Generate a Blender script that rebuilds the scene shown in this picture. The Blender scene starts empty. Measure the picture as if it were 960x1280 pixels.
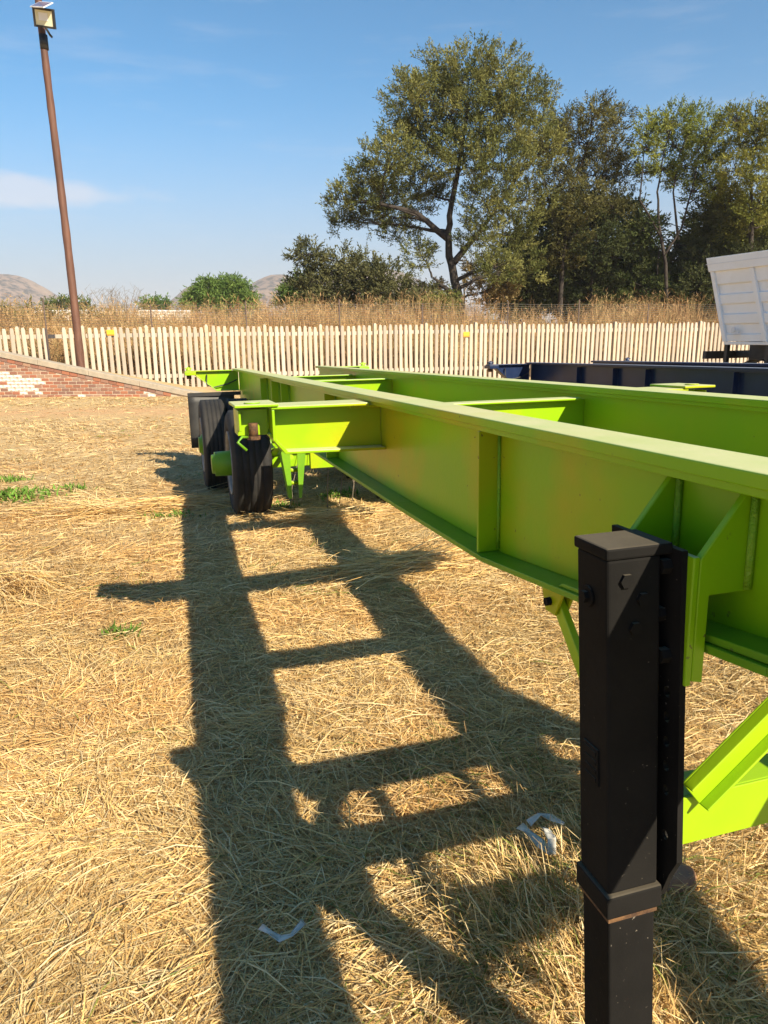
import bpy, math, random
import numpy as np
from mathutils import Vector, Matrix

random.seed(7)
rng = np.random.default_rng(11)
SC = bpy.context.scene
COL = SC.collection
R = math.radians

# ------------------------------------------------------------------ camera
FPX, PITCH, ROLL, CAMH = 900.0, math.atan(220 / 900.0), R(-0.7), 1.66
_f = Vector((0, math.cos(PITCH), -math.sin(PITCH)))
_r = Vector((1, 0, 0))
_u = _r.cross(_f)
_c, _s = math.cos(ROLL), math.sin(ROLL)
_r, _u = _c * _r + _s * _u, -_s * _r + _c * _u
cd = bpy.data.cameras.new("camera")
cam = bpy.data.objects.new("camera", cd)
COL.objects.link(cam)
cam.matrix_world = Matrix(((_r.x, _u.x, -_f.x, 0), (_r.y, _u.y, -_f.y, 0), (_r.z, _u.z, -_f.z, CAMH), (0, 0, 0, 1)))
cd.sensor_fit = 'VERTICAL'
cd.sensor_height = 24.0
cd.lens = 24.0 * FPX / 1280.0
cd.clip_start, cd.clip_end = 0.05, 8000
SC.camera = cam

# ------------------------------------------------------------------ light
LDIR = Vector((-0.574, 0.674, -0.608)).normalized()      # where sunlight travels
SUN_EL = math.asin(-LDIR.z)
SUN_AZ = math.atan2(-LDIR.x, -LDIR.y)                     # from +Y clockwise
sd = bpy.data.lights.new("sun", 'SUN')
sd.energy, sd.angle, sd.color = 5.0, R(0.53), (1.0, 0.88, 0.68)
so = bpy.data.objects.new("sun", sd)
COL.objects.link(so)
so.rotation_euler = LDIR.to_track_quat('-Z', 'Y').to_euler()
so.location = (20, -25, 30)

W = bpy.data.worlds.new("World")
SC.world = W
W.use_nodes = True
nt = W.node_tree
nt.nodes.clear()
_wo = nt.nodes.new('ShaderNodeOutputWorld')
_bg = nt.nodes.new('ShaderNodeBackground')
_sky = nt.nodes.new('ShaderNodeTexSky')
_sky.sky_type = 'NISHITA'
_sky.sun_disc = False
_sky.sun_elevation = SUN_EL
_sky.sun_rotation = SUN_AZ
_sky.air_density, _sky.dust_density, _sky.ozone_density = 1.0, 0.6, 3.5
_sky.altitude = 1100
_bg.inputs['Strength'].default_value = 0.079
# thin high cloud: streaky noise on the sky direction, densest in a low bank to the left
_tc = nt.nodes.new('ShaderNodeTexCoord')
_mp = nt.nodes.new('ShaderNodeMapping')
_mp.inputs['Scale'].default_value = (2.2, 2.2, 15.0)
_nz = nt.nodes.new('ShaderNodeTexNoise')
_nz.inputs['Scale'].default_value = 2.3
_nz.inputs['Detail'].default_value = 7
_nz.inputs['Roughness'].default_value = 0.6
_mr = nt.nodes.new('ShaderNodeMapRange')
_mr.inputs['From Min'].default_value = 0.56
_mr.inputs['From Max'].default_value = 0.80
_mr.inputs['To Max'].default_value = 0.16
nt.links.new(_tc.outputs['Generated'], _mp.inputs['Vector'])
nt.links.new(_mp.outputs['Vector'], _nz.inputs['Vector'])
nt.links.new(_nz.outputs['Fac'], _mr.inputs['Value'])
# the cloud bank itself: a soft flat lens round one direction
_cd = (Vector(_f) + Vector(_r) * ((20 - 480) / FPX) + Vector(_u) * ((640 - 238) / FPX)).normalized()
_sub = nt.nodes.new('ShaderNodeVectorMath'); _sub.operation = 'SUBTRACT'
_sub.inputs[1].default_value = _cd
_scl = nt.nodes.new('ShaderNodeVectorMath'); _scl.operation = 'MULTIPLY'
_scl.inputs[1].default_value = (6.5, 6.5, 46.0)
_len = nt.nodes.new('ShaderNodeVectorMath'); _len.operation = 'LENGTH'
nt.links.new(_tc.outputs['Generated'], _sub.inputs[0])
nt.links.new(_sub.outputs[0], _scl.inputs[0])
nt.links.new(_scl.outputs[0], _len.inputs[0])
_nz2 = nt.nodes.new('ShaderNodeTexNoise')
_nz2.inputs['Scale'].default_value = 14
_nz2.inputs['Detail'].default_value = 6
_mp2 = nt.nodes.new('ShaderNodeMapping'); _mp2.inputs['Scale'].default_value = (1, 1, 2.5)
nt.links.new(_tc.outputs['Generated'], _mp2.inputs['Vector'])
nt.links.new(_mp2.outputs['Vector'], _nz2.inputs['Vector'])
_ma = nt.nodes.new('ShaderNodeMath'); _ma.operation = 'MULTIPLY_ADD'
_ma.inputs[1].default_value = 1.6
_ma.inputs[2].default_value = -0.75
nt.links.new(_nz2.outputs['Fac'], _ma.inputs[0])
_ad = nt.nodes.new('ShaderNodeMath'); _ad.operation = 'ADD'
nt.links.new(_len.outputs['Value'], _ad.inputs[0]); nt.links.new(_ma.outputs[0], _ad.inputs[1])
_mr2 = nt.nodes.new('ShaderNodeMapRange')
_mr2.interpolation_type = 'SMOOTHSTEP'
_mr2.inputs['From Min'].default_value = 1.05
_mr2.inputs['From Max'].default_value = 0.35
_mr2.inputs['To Max'].default_value = 0.5
nt.links.new(_ad.outputs[0], _mr2.inputs['Value'])
_mx = nt.nodes.new('ShaderNodeMath'); _mx.operation = 'MAXIMUM'
nt.links.new(_mr.outputs[0], _mx.inputs[0]); nt.links.new(_mr2.outputs[0], _mx.inputs[1])
_mix = nt.nodes.new('ShaderNodeMix'); _mix.data_type = 'RGBA'
_mix.inputs[7].default_value = (5.6, 5.3, 5.4, 1)
nt.links.new(_mx.outputs[0], _mix.inputs[0])
_hs = nt.nodes.new('ShaderNodeHueSaturation')
_hs.inputs['Hue'].default_value = 0.487
_hs.inputs['Saturation'].default_value = 1.27
nt.links.new(_sky.outputs[0], _hs.inputs['Color'])
# dusty air low over the horizon, all round
_sz = nt.nodes.new('ShaderNodeSeparateXYZ'); nt.links.new(_tc.outputs['Generated'], _sz.inputs[0])
_mh = nt.nodes.new('ShaderNodeMapRange'); _mh.interpolation_type = 'SMOOTHSTEP'
_mh.inputs['From Min'].default_value = 0.30; _mh.inputs['From Max'].default_value = 0.0; _mh.inputs['To Max'].default_value = 0.85
nt.links.new(_sz.outputs['Z'], _mh.inputs['Value'])
_mz = nt.nodes.new('ShaderNodeMix'); _mz.data_type = 'RGBA'; _mz.inputs[7].default_value = (2.6, 2.7, 3.1, 1)
nt.links.new(_mh.outputs[0], _mz.inputs[0]); nt.links.new(_hs.outputs[0], _mz.inputs[6])
nt.links.new(_mz.outputs[2], _mix.inputs[6])
nt.links.new(_mix.outputs[2], _bg.inputs['Color'])
nt.links.new(_bg.outputs[0], _wo.inputs[0])

SC.view_settings.view_transform = 'Standard'
SC.view_settings.look = 'None'
SC.view_settings.exposure = 1.08
SC.view_settings.gamma = 1
SC.view_settings.use_curve_mapping = False
SC.cycles.max_bounces = 6
SC.cycles.diffuse_bounces = 3
SC.cycles.volume_bounces = 0

# ------------------------------------------------------------------ helpers
def ray(px, py):
    return _r * ((px - 480) / FPX) - _u * ((py - 640) / FPX) + _f
def gnd(px, py, z=0.0):
    d = ray(px, py); t = (z - CAMH) / d.z
    return Vector((d.x * t, d.y * t, z))
def atY(px, py, Y):
    d = ray(px, py); t = Y / d.y
    return Vector((d.x * t, Y, CAMH + d.z * t))

_T = rng.random((8, 64, 64))
def vnoise(x, y, sc, k=0):
    t = _T[k % 8]
    x = np.asarray(x, float) / sc + 31.7 * (k + 1); y = np.asarray(y, float) / sc + 17.3 * (k + 1)
    xi = np.floor(x).astype(int); yi = np.floor(y).astype(int)
    fx = x - xi; fy = y - yi
    fx = fx * fx * (3 - 2 * fx); fy = fy * fy * (3 - 2 * fy)
    a = t[xi % 64, yi % 64]; b = t[(xi + 1) % 64, yi % 64]
    c = t[xi % 64, (yi + 1) % 64]; d = t[(xi + 1) % 64, (yi + 1) % 64]
    return (a * (1 - fx) + b * fx) * (1 - fy) + (c * (1 - fx) + d * fx) * fy
def sstep(a, b, x):
    t = np.clip((np.asarray(x, float) - a) / (b - a), 0, 1)
    return t * t * (3 - 2 * t)

# fence line
FP = gnd(600, 473.5); FP = np.array([FP.x, FP.y])
FPHI = R(15)
FD = np.array([math.cos(FPHI), math.sin(FPHI)])
FN = np.array([-FD[1], FD[0]])
def gz(x, y):
    x = np.asarray(x, float); y = np.asarray(y, float)
    r = np.sqrt(x * x + y * y)
    amp = np.clip(1.2 - r / 60, 0.2, 1)
    z = 0.05 * (vnoise(x, y, 0.55, 1) - 0.5) + 0.05 * (vnoise(x, y, 1.7, 2) - 0.5) + 0.025 * (vnoise(x, y, 0.2, 3) - 0.5)
    d = (x - FP[0]) * FN[0] + (y - FP[1]) * FN[1]
    bank = 1.45 * sstep(0.8, 6.0, d) + 0.5 * sstep(10, 60, d)
    return z * amp + bank + 0.07 * np.exp(-(((x - 0.45) / 0.75) ** 2 + ((y - 1.7) / 0.75) ** 2))

class MB:
    def __init__(self): self.v = []; self.f = []; self.sm = []
    def quadmesh(self, vs, fs, smooth=False):
        b = len(self.v); self.v += [tuple(p) for p in vs]
        self.f += [tuple(b + i for i in q) for q in fs]; self.sm += [smooth] * len(fs)
        return self
    def box(self, x0, x1, y0, y1, z0, z1, fn=None):
        p = [(x, y, z) for x in (x0, x1) for y in (y0, y1) for z in (z0, z1)]
        if fn: p = [fn(*q) for q in p]
        return self.quadmesh(p, [(0, 1, 3, 2), (4, 6, 7, 5), (0, 4, 5, 1), (2, 3, 7, 6), (0, 2, 6, 4), (1, 5, 7, 3)])
    def prism(self, poly, fn, a, b):
        """poly in 2D swept between a and b; fn(u, w, t) -> xyz"""
        n = len(poly)
        vs = [fn(p[0], p[1], a) for p in poly] + [fn(p[0], p[1], b) for p in poly]
        fs = [tuple(range(n - 1, -1, -1)), tuple(range(n, 2 * n))] + [(i, (i + 1) % n, n + (i + 1) % n, n + i) for i in range(n)]
        return self.quadmesh(vs, fs)
    def tube(self, pts, rad, n=8, cap=True, smooth=True):
        pts = [Vector(p) for p in pts]
        if not hasattr(rad, '__len__'): rad = [rad] * len(pts)
        b = len(self.v); up = None
        for i, p in enumerate(pts):
            t = (pts[min(i + 1, len(pts) - 1)] - pts[max(i - 1, 0)])
            if t.length < 1e-9: t = Vector((0, 0, 1))
            t.normalize()
            if up is None: up = Vector((1, 0, 0)) if abs(t.x) < 0.9 else Vector((0, 1, 0))
            a = (up - t * up.dot(t)).normalized(); up = a; c = t.cross(a)
            for k in range(n):
                q = 2 * math.pi * k / n
                self.v.append(tuple(p + (a * math.cos(q) + c * math.sin(q)) * rad[i]))
        for i in range(len(pts) - 1):
            for k in range(n):
                self.f.append((b + i * n + k, b + i * n + (k + 1) % n, b + (i + 1) * n + (k + 1) % n, b + (i + 1) * n + k)); self.sm.append(smooth)
        if cap:
            self.f.append(tuple(b + k for k in range(n - 1, -1, -1))); self.sm.append(False)
            e = b + (len(pts) - 1) * n
            self.f.append(tuple(e + k for k in range(n))); self.sm.append(False)
        return self
    def lathe_x(self, prof, cx, cy, cz, n=40, smooth=True):
        """closed profile [(x, r)] turned about the X axis through (cy, cz)"""
        b = len(self.v); m = len(prof)
        for k in range(n):
            q = 2 * math.pi * k / n
            for (x, r) in prof: self.v.append((cx + x, cy + r * math.cos(q), cz + r * math.sin(q)))
        for k in range(n):
            for i in range(m):
                j = (i + 1) % m; k2 = (k + 1) % n
                self.f.append((b + k * m + i, b + k * m + j, b + k2 * m + j, b + k2 * m + i)); self.sm.append(smooth)
        return self
    def build(self, name, mat, parent=None, bevel=0.0, kind=None, seg=2):
        me = bpy.data.meshes.new(name)
        me.from_pydata(self.v, [], self.f)
        me.polygons.foreach_set('use_smooth', self.sm)
        me.materials.append(mat)
        me.update()
        o = bpy.data.objects.new(name, me)
        COL.objects.link(o)
        if parent: o.parent = parent
        if bevel:
            m = o.modifiers.new('bevel', 'BEVEL'); m.width = bevel; m.segments = seg; m.limit_method = 'ANGLE'; m.angle_limit = R(40)
        if kind: o['kind'] = kind
        return o

def np_mesh(name, verts, faces4, mat, colors=None, parent=None, kind=None, smooth=False):
    me = bpy.data.meshes.new(name)
    nv, nf = len(verts), len(faces4)
    me.vertices.add(nv); me.vertices.foreach_set('co', np.asarray(verts, np.float32).ravel())
    me.loops.add(nf * 4); me.loops.foreach_set('vertex_index', np.asarray(faces4, np.int32).ravel())
    me.polygons.add(nf)
    me.polygons.foreach_set('loop_start', np.arange(0, nf * 4, 4, dtype=np.int32))
    try: me.polygons.foreach_set('loop_total', np.full(nf, 4, np.int32))
    except Exception: pass
    if colors is not None:
        a = me.attributes.new('tint', 'FLOAT_COLOR', 'POINT')
        c = np.ones((nv, 4), np.float32); c[:, :3] = colors
        a.data.foreach_set('color', c.ravel())
    if smooth: me.polygons.foreach_set('use_smooth', np.ones(nf, bool))
    me.materials.append(mat)
    me.update(calc_edges=True); me.validate()
    o = bpy.data.objects.new(name, me)
    COL.objects.link(o)
    if parent: o.parent = parent
    if kind: o['kind'] = kind
    return o

def tag(o, label=None, cat=None, group=None, kind=None):
    if label: o['label'] = label
    if cat: o['category'] = cat
    if group: o['group'] = group
    if kind: o['kind'] = kind
    return o
def empty(name, loc, label, cat, group=None, rz=0.0):
    o = bpy.data.objects.new(name, None); COL.objects.link(o)
    o.location = loc; o.rotation_euler = (0, 0, rz); o.empty_display_size = 0.2
    return tag(o, label, cat, group)

# ------------------------------------------------------------------ materials
def mat(name, c1, c2=None, scale=6.0, rough=0.6, metal=0.0, bump=0.0, bscale=None, dust=None, spec=0.5,
        tint=False, rnd=None, chips=None, coords='Object', detail=5, c3=None, s3=2.0, trans=0.0, lo=0.35, hi=0.65, rvar=0.0, stretch=None):
    m = bpy.data.materials.new(name); m.use_nodes = True
    t = m.node_tree; n = t.nodes; l = t.links
    b = n['Principled BSDF']
    b.inputs['Roughness'].default_value = rough
    b.inputs['Metallic'].default_value = metal
    b.inputs['Specular IOR Level'].default_value = spec
    tc = n.new('ShaderNodeTexCoord')
    vec = tc.outputs[coords]
    if stretch:
        mp = n.new('ShaderNodeMapping'); mp.inputs['Scale'].default_value = stretch
        l.new(vec, mp.inputs['Vector']); vec = mp.outputs['Vector']
    def rgb(c): 
        x = n.new('ShaderNodeRGB'); x.outputs[0].default_value = (*c, 1); return x.outputs[0]
    def mixc(f, a, bb, mode='MIX'):
        x = n.new('ShaderNodeMix'); x.data_type = 'RGBA'; x.blend_type = mode
        if hasattr(f, 'links') or not isinstance(f, (int, float)): l.new(f, x.inputs[0])
        else: x.inputs[0].default_value = f
        l.new(a, x.inputs[6]); l.new(bb, x.inputs[7]); return x.outputs[2]
    def noise(s, d=detail, r=0.6):
        x = n.new('ShaderNodeTexNoise'); x.inputs['Scale'].default_value = s; x.inputs['Detail'].default_value = d
        x.inputs['Roughness'].default_value = r
        l.new(vec, x.inputs['Vector']); return x.outputs['Fac']
    def rng_(v, a, bb, c=0.0, d=1.0):
        x = n.new('ShaderNodeMapRange'); l.new(v, x.inputs['Value'])
        x.inputs['From Min'].default_value = a; x.inputs['From Max'].default_value = bb
        x.inputs['To Min'].default_value = c; x.inputs['To Max'].default_value = d; return x.outputs[0]
    col = rgb(c1)
    if c2 is not None: col = mixc(rng_(noise(scale), lo, hi), col, rgb(c2))
    if c3 is not None: col = mixc(rng_(noise(s3, 4), 0.52, 0.68), col, rgb(c3))
    if rnd is not None:
        oi = n.new('ShaderNodeObjectInfo'); cr = n.new('ShaderNodeValToRGB'); cr.color_ramp.interpolation = 'CONSTANT'
        while len(cr.color_ramp.elements) < len(rnd): cr.color_ramp.elements.new(0.5)
        for i, c in enumerate(rnd):
            cr.color_ramp.elements[i].position = i / len(rnd); cr.color_ramp.elements[i].color = (*c, 1)
        l.new(oi.outputs['Random'], cr.inputs[0])
        col = mixc(0.72, col, cr.outputs[0])
    if chips is not None:
        x = n.new('ShaderNodeTexNoise'); x.inputs['Scale'].default_value = chips[1]; x.inputs['Detail'].default_value = 3
        l.new(vec, x.inputs['Vector'])
        y = n.new('ShaderNodeMath'); y.operation = 'MULTIPLY'
        l.new(rng_(x.outputs['Fac'], chips[2], chips[2] + 0.03), y.inputs[0]); l.new(rng_(noise(2.2, 3), 0.48, 0.60), y.inputs[1])
        col = mixc(y.outputs[0], col, rgb(chips[0]))
    if tint:
        at = n.new('ShaderNodeAttribute'); at.attribute_name = 'tint'
        col = mixc(1.0, col, at.outputs['Color'], 'MULTIPLY')
    if dust is not None:
        ge = n.new('ShaderNodeNewGeometry'); sx = n.new('ShaderNodeSeparateXYZ'); l.new(ge.outputs['Normal'], sx.inputs[0])
        f = rng_(sx.outputs['Z'], 0.75, 0.97, 0.0, dust[1])
        f2 = n.new('ShaderNodeMath'); f2.operation = 'MULTIPLY'; l.new(f, f2.inputs[0])
        l.new(rng_(noise(9.0), 0.3, 0.7, 0.75, 1.0), f2.inputs[1])
        col = mixc(f2.outputs[0], col, rgb(dust[0]))
        rr = n.new('ShaderNodeMapRange'); l.new(f2.outputs[0], rr.inputs['Value'])
        rr.inputs['To Min'].default_value = rough; rr.inputs['To Max'].default_value = 0.75
        l.new(rr.outputs[0], b.inputs['Roughness'])
    elif rvar:
        l.new(rng_(noise(scale * 1.7), 0.3, 0.7, max(0.02, rough - rvar), rough + rvar), b.inputs['Roughness'])
    l.new(col, b.inputs['Base Color'])
    if bump:
        bp = n.new('ShaderNodeBump'); bp.inputs['Strength'].default_value = bump; bp.inputs['Distance'].default_value = 0.02
        l.new(noise(bscale or scale * 4, 6), bp.inputs['Height']); l.new(bp.outputs[0], b.inputs['Normal'])
    if trans:
        tr = n.new('ShaderNodeBsdfTranslucent'); l.new(col, tr.inputs['Color'])
        ms = n.new('ShaderNodeMixShader'); ms.inputs[0].default_value = trans
        l.new(b.outputs[0], ms.inputs[1]); l.new(tr.outputs[0], ms.inputs[2])
        l.new(ms.outputs[0], n['Material Output'].inputs[0])
    return m

M = {}
M['green'] = mat('lime_paint', (0.205, 0.43, 0.004), (0.26, 0.43, 0.004), 2.4, 0.33, chips=((0.10, 0.07, 0.03), 55, 0.70), rvar=0.1, bump=0.04, bscale=60, dust=((0.52, 0.50, 0.28), 0.92), c3=(0.42, 0.37, 0.006), s3=1.1, spec=0.35)  # yellow patches put the straw's reflection into the paint colour
M['greenshade'] = mat('lime_paint_shade', (0.11, 0.27, 0.012), (0.16, 0.33, 0.010), 4.0, 0.4, bump=0.05, bscale=60, chips=((0.10, 0.08, 0.04), 40, 0.66), spec=0.3)  # darker lime: shade on bottom flange, hubs and hangers put into the colour
M['weld'] = mat('lime_paint_weld', (0.18, 0.42, 0.01), (0.26, 0.44, 0.02), 40, 0.35, bump=0.6, bscale=90)
M['brace'] = mat('lime_paint_brace', (0.27, 0.46, 0.005), (0.32, 0.47, 0.006), 4.0, 0.38, bump=0.04, bscale=60)
M['black'] = mat('black_leg_paint', (0.012, 0.0115, 0.011), (0.017, 0.016, 0.015), 5, 0.5, bump=0.06, bscale=70, dust=((0.13, 0.11, 0.08), 0.8), chips=((0.16, 0.14, 0.11), 90, 0.70), spec=0.02)
M['blackmetal'] = mat('black_metal', (0.012, 0.012, 0.013), (0.03, 0.027, 0.024), 8, 0.5)
M['rust'] = mat('rust', (0.05, 0.024, 0.012), (0.16, 0.08, 0.03), 40, 0.85, bump=0.3)
M['tyre'] = mat('tyre_rubber', (0.008, 0.008, 0.008), (0.024, 0.021, 0.018), 7, 0.8, bump=0.15, bscale=80)
M['rim'] = mat('rim_steel', (0.30, 0.29, 0.27), (0.20, 0.19, 0.18), 14, 0.5, metal=0.5)
M['flap'] = mat('flap_rubber', (0.020, 0.020, 0.020), (0.042, 0.04, 0.036), 7, 0.55)
M['navyweld'] = mat('navy_paint_weld', (0.008, 0.018, 0.055), (0.012, 0.026, 0.075), 40, 0.4, bump=0.5, bscale=90)
M['navy'] = mat('navy_paint', (0.008, 0.018, 0.055), (0.012, 0.026, 0.075), 4, 0.28, bump=0.03, bscale=60, dust=((0.30, 0.33, 0.40), 0.6))
M['white'] = mat('white_paint', (0.88, 0.87, 0.85), (0.85, 0.83, 0.80), 3, 0.45, bump=0.02, c3=(0.82, 0.79, 0.73), s3=1.3)
M['concrete'] = mat('fence_concrete', (0.42, 0.345, 0.275), (0.51, 0.43, 0.345), 3, 0.85, bump=0.15, bscale=60, rnd=[(0.49, 0.41, 0.325), (0.41, 0.335, 0.26), (0.54, 0.46, 0.37), (0.46, 0.38, 0.29), (0.51, 0.42, 0.32), (0.36, 0.295, 0.23)], c3=(0.36, 0.28, 0.20), s3=2.2)
M['concpost'] = mat('post_concrete', (0.40, 0.33, 0.24), (0.50, 0.42, 0.31), 6, 0.85, bump=0.2)
M['coping'] = mat('coping_concrete', (0.33, 0.28, 0.21), (0.43, 0.36, 0.27), 6, 0.9, bump=0.3, c3=(0.36, 0.29, 0.21), s3=3)
M['mortar'] = mat('mortar', (0.58, 0.47, 0.35), (0.46, 0.36, 0.26), 12, 0.95, bump=0.4)
M['brick'] = mat('red_brick', (0.32, 0.11, 0.06), (0.44, 0.20, 0.11), 18, 0.9, bump=0.35, bscale=60,
                 rnd=[(0.30, 0.11, 0.065), (0.20, 0.10, 0.075), (0.26, 0.15, 0.11), (0.15, 0.10, 0.085), (0.33, 0.13, 0.07), (0.25, 0.19, 0.155), (0.32, 0.22, 0.15), (0.20, 0.09, 0.06)])
M['whitebrick'] = mat('white_painted_brick', (0.74, 0.71, 0.66), (0.42, 0.24, 0.17), 11, 0.8, bump=0.3, lo=0.46, hi=0.62)
M['pole'] = mat('creosote_wood', (0.085, 0.035, 0.022), (0.15, 0.068, 0.042), 10, 0.7, bump=0.5, c3=(0.05, 0.025, 0.017), s3=3, bscale=18, stretch=(1, 1, 0.12))
M['bark'] = mat('tree_bark', (0.022, 0.016, 0.012), (0.05, 0.038, 0.029), 4, 0.9, bump=0.6, bscale=9)
M['barklight'] = mat('pale_bark', (0.22, 0.18, 0.13), (0.14, 0.11, 0.08), 4, 0.9)
M['leaf'] = mat('olive_leaf', (1, 1, 1), rough=0.65, tint=True, trans=0.20, spec=0.08)
M['straw'] = mat('straw_blade', (1, 1, 1), rough=0.55, tint=True, trans=0.22, spec=0.3)
M['weed'] = mat('dry_weed', (1, 1, 1), rough=0.8, tint=True, trans=0.2, spec=0.2)
M['wire'] = mat('galvanised_wire', (0.16, 0.15, 0.14), None, rough=0.5, metal=0.6)
M['steelpost'] = mat('brown_steel_post', (0.07, 0.045, 0.035), (0.11, 0.07, 0.05), 12, 0.7)
M['yellow'] = mat('yellow_sign', (0.78, 0.50, 0.02), (0.74, 0.46, 0.02), 20, 0.5)
M['orange'] = mat('orange_print', (0.66, 0.26, 0.02), None, rough=0.5)
M['lampglass'] = mat('lamp_glass', (0.62, 0.60, 0.40), (0.70, 0.68, 0.50), 5, 0.08, spec=0.7)
M['solar'] = mat('solar_cell', (0.10, 0.11, 0.20), (0.16, 0.15, 0.22), 9, 0.15)
M['alu'] = mat('white_frame', (0.70, 0.71, 0.73), None, rough=0.4)
M['plastic'] = mat('white_plastic', (0.60, 0.60, 0.56), (0.50, 0.47, 0.40), 30, 0.5, trans=0.15)
M['stone'] = mat('brown_stone', (0.30, 0.16, 0.09), (0.22, 0.13, 0.09), 20, 0.9, bump=0.4)
M['farwall'] = mat('whitewash', (0.66, 0.62, 0.56), (0.55, 0.50, 0.44), 0.5, 0.9)

# ground: straw-littered dry earth
def ground_material():
    m = bpy.data.materials.new('dry_ground'); m.use_nodes = True
    t = m.node_tree; n = t.nodes; l = t.links; b = n['Principled BSDF']
    b.inputs['Roughness'].default_value = 0.95; b.inputs['Specular IOR Level'].default_value = 0.1
    tc = n.new('ShaderNodeTexCoord'); P = tc.outputs['Object']
    def noise(s, d=6, st=None):
        v = P
        if st:
            mp = n.new('ShaderNodeMapping'); mp.inputs['Scale'].default_value = st; mp.inputs['Rotation'].default_value = (0, 0, 0.7); l.new(P, mp.inputs[0]); v = mp.outputs[0]
        x = n.new('ShaderNodeTexNoise'); x.inputs['Scale'].default_value = s; x.inputs['Detail'].default_value = d; x.inputs['Roughness'].default_value = 0.65
        l.new(v, x.inputs['Vector']); return x.outputs['Fac']
    def ramp(f, *st):
        x = n.new('ShaderNodeValToRGB'); e = x.color_ramp.elements
        while len(e) < len(st): e.new(0.5)
        for i, (p, c) in enumerate(st): e[i].position = p; e[i].color = (*c, 1)
        l.new(f, x.inputs[0]); return x.outputs[0]
    def mixc(f, a, bb):
        x = n.new('ShaderNodeMix'); x.data_type = 'RGBA'; l.new(f, x.inputs[0]); l.new(a, x.inputs[6]); l.new(bb, x.inputs[7]); return x.outputs[2]
    def mr(v, a, bb, c=0.0, d=1.0):
        x = n.new('ShaderNodeMapRange'); l.new(v, x.inputs[0]); x.inputs[1].default_value = a; x.inputs[2].default_value = bb; x.inputs[3].default_value = c; x.inputs[4].default_value = d; return x.outputs[0]
    fine = ramp(noise(55, 8), (0.30, (0.31, 0.19, 0.08)), (0.52, (0.47, 0.325, 0.155)), (0.72, (0.60, 0.45, 0.26)))
    patch = ramp(noise(1.3, 6), (0.35, (0.54, 0.38, 0.18)), (0.6, (0.63, 0.47, 0.26)))
    x = n.new('ShaderNodeMix'); x.data_type = 'RGBA'; x.inputs[0].default_value = 0.45
    l.new(fine, x.inputs[6]); l.new(patch, x.inputs[7]); col = x.outputs[2]
    # reddish bare track in front of the brick wall: bands that run along the wall
    sx = n.new('ShaderNodeSeparateXYZ'); l.new(P, sx.inputs[0])
    ny = noise(0.35, 4)
    yy = n.new('ShaderNodeMath'); yy.operation = 'MULTIPLY_ADD'; yy.inputs[1].default_value = 3.0; l.new(ny, yy.inputs[0]); l.new(sx.outputs['Y'], yy.inputs[2])
    band = n.new('ShaderNodeMath'); band.operation = 'SUBTRACT'; band.inputs[1].default_value = 18.6; l.new(yy.outputs[0], band.inputs[0])
    ab = n.new('ShaderNodeMath'); ab.operation = 'ABSOLUTE'; l.new(band.outputs[0], ab.inputs[0])
    f1 = mr(ab.outputs[0], 1.9, 0.5, 0.0, 0.75)
    fx = mr(sx.outputs['X'], 3.0, -1.0)
    ff = n.new('ShaderNodeMath'); ff.operation = 'MULTIPLY'; l.new(f1, ff.inputs[0]); l.new(fx, ff.inputs[1])
    f2 = n.new('ShaderNodeMath'); f2.operation = 'MULTIPLY'; l.new(ff.outputs[0], f2.inputs[0]); l.new(mr(noise(2.0), 0.35, 0.6), f2.inputs[1])
    rg = n.new('ShaderNodeRGB'); rg.outputs[0].default_value = (0.60, 0.34, 0.17, 1)
    col = mixc(f2.outputs[0], col, rg.outputs[0])
    # far plain: scrub
    ff2 = mr(sx.outputs['Y'], 60, 120)
    scr = ramp(noise(0.05, 6), (0.4, (0.10, 0.11, 0.04)), (0.6, (0.34, 0.27, 0.13)))
    col = mixc(ff2, col, scr)
    l.new(col, b.inputs['Base Color'])
    bp = n.new('ShaderNodeBump'); bp.inputs['Strength'].default_value = 0.7; bp.inputs['Distance'].default_value = 0.03
    l.new(noise(70, 8), bp.inputs['Height']); l.new(bp.outputs[0], b.inputs['Normal'])
    return m
M['ground'] = ground_material()

def hill_material():
    m = mat('hill_scrub', (0.20, 0.135, 0.095), (0.03, 0.028, 0.022), 0.07, 0.95, detail=10, c3=(0.26, 0.18, 0.115), s3=0.012, lo=0.46, hi=0.56)
    return m
M['hill'] = hill_material()

# ------------------------------------------------------------------ ground
def axis(near, far, n1, n2, lo):
    a = np.linspace(0, near, n1); b = near * (far / near) ** (np.linspace(0, 1, n2)[1:])
    return np.concatenate([a, b])
def ground():
    xp = axis(14, 3200, 140, 70, 0); xs = np.concatenate([-xp[:0:-1], xp])
    yp = axis(14, 3400, 150, 90, 0); yn = -axis(10, 120, 20, 12, 0)[:0:-1]; ys = np.concatenate([yn, yp])
    X, Y = np.meshgrid(xs, ys)
    Z = gz(X, Y)
    nx, ny = len(xs), len(ys)
    v = np.stack([X.ravel(), Y.ravel(), Z.ravel()], 1)
    i = np.arange(nx * ny).reshape(ny, nx)
    f = np.stack([i[:-1, :-1].ravel(), i[:-1, 1:].ravel(), i[1:, 1:].ravel(), i[1:, :-1].ravel()], 1)
    np_mesh('ground', v, f, M['ground'], kind='structure', smooth=True)
ground()

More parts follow.
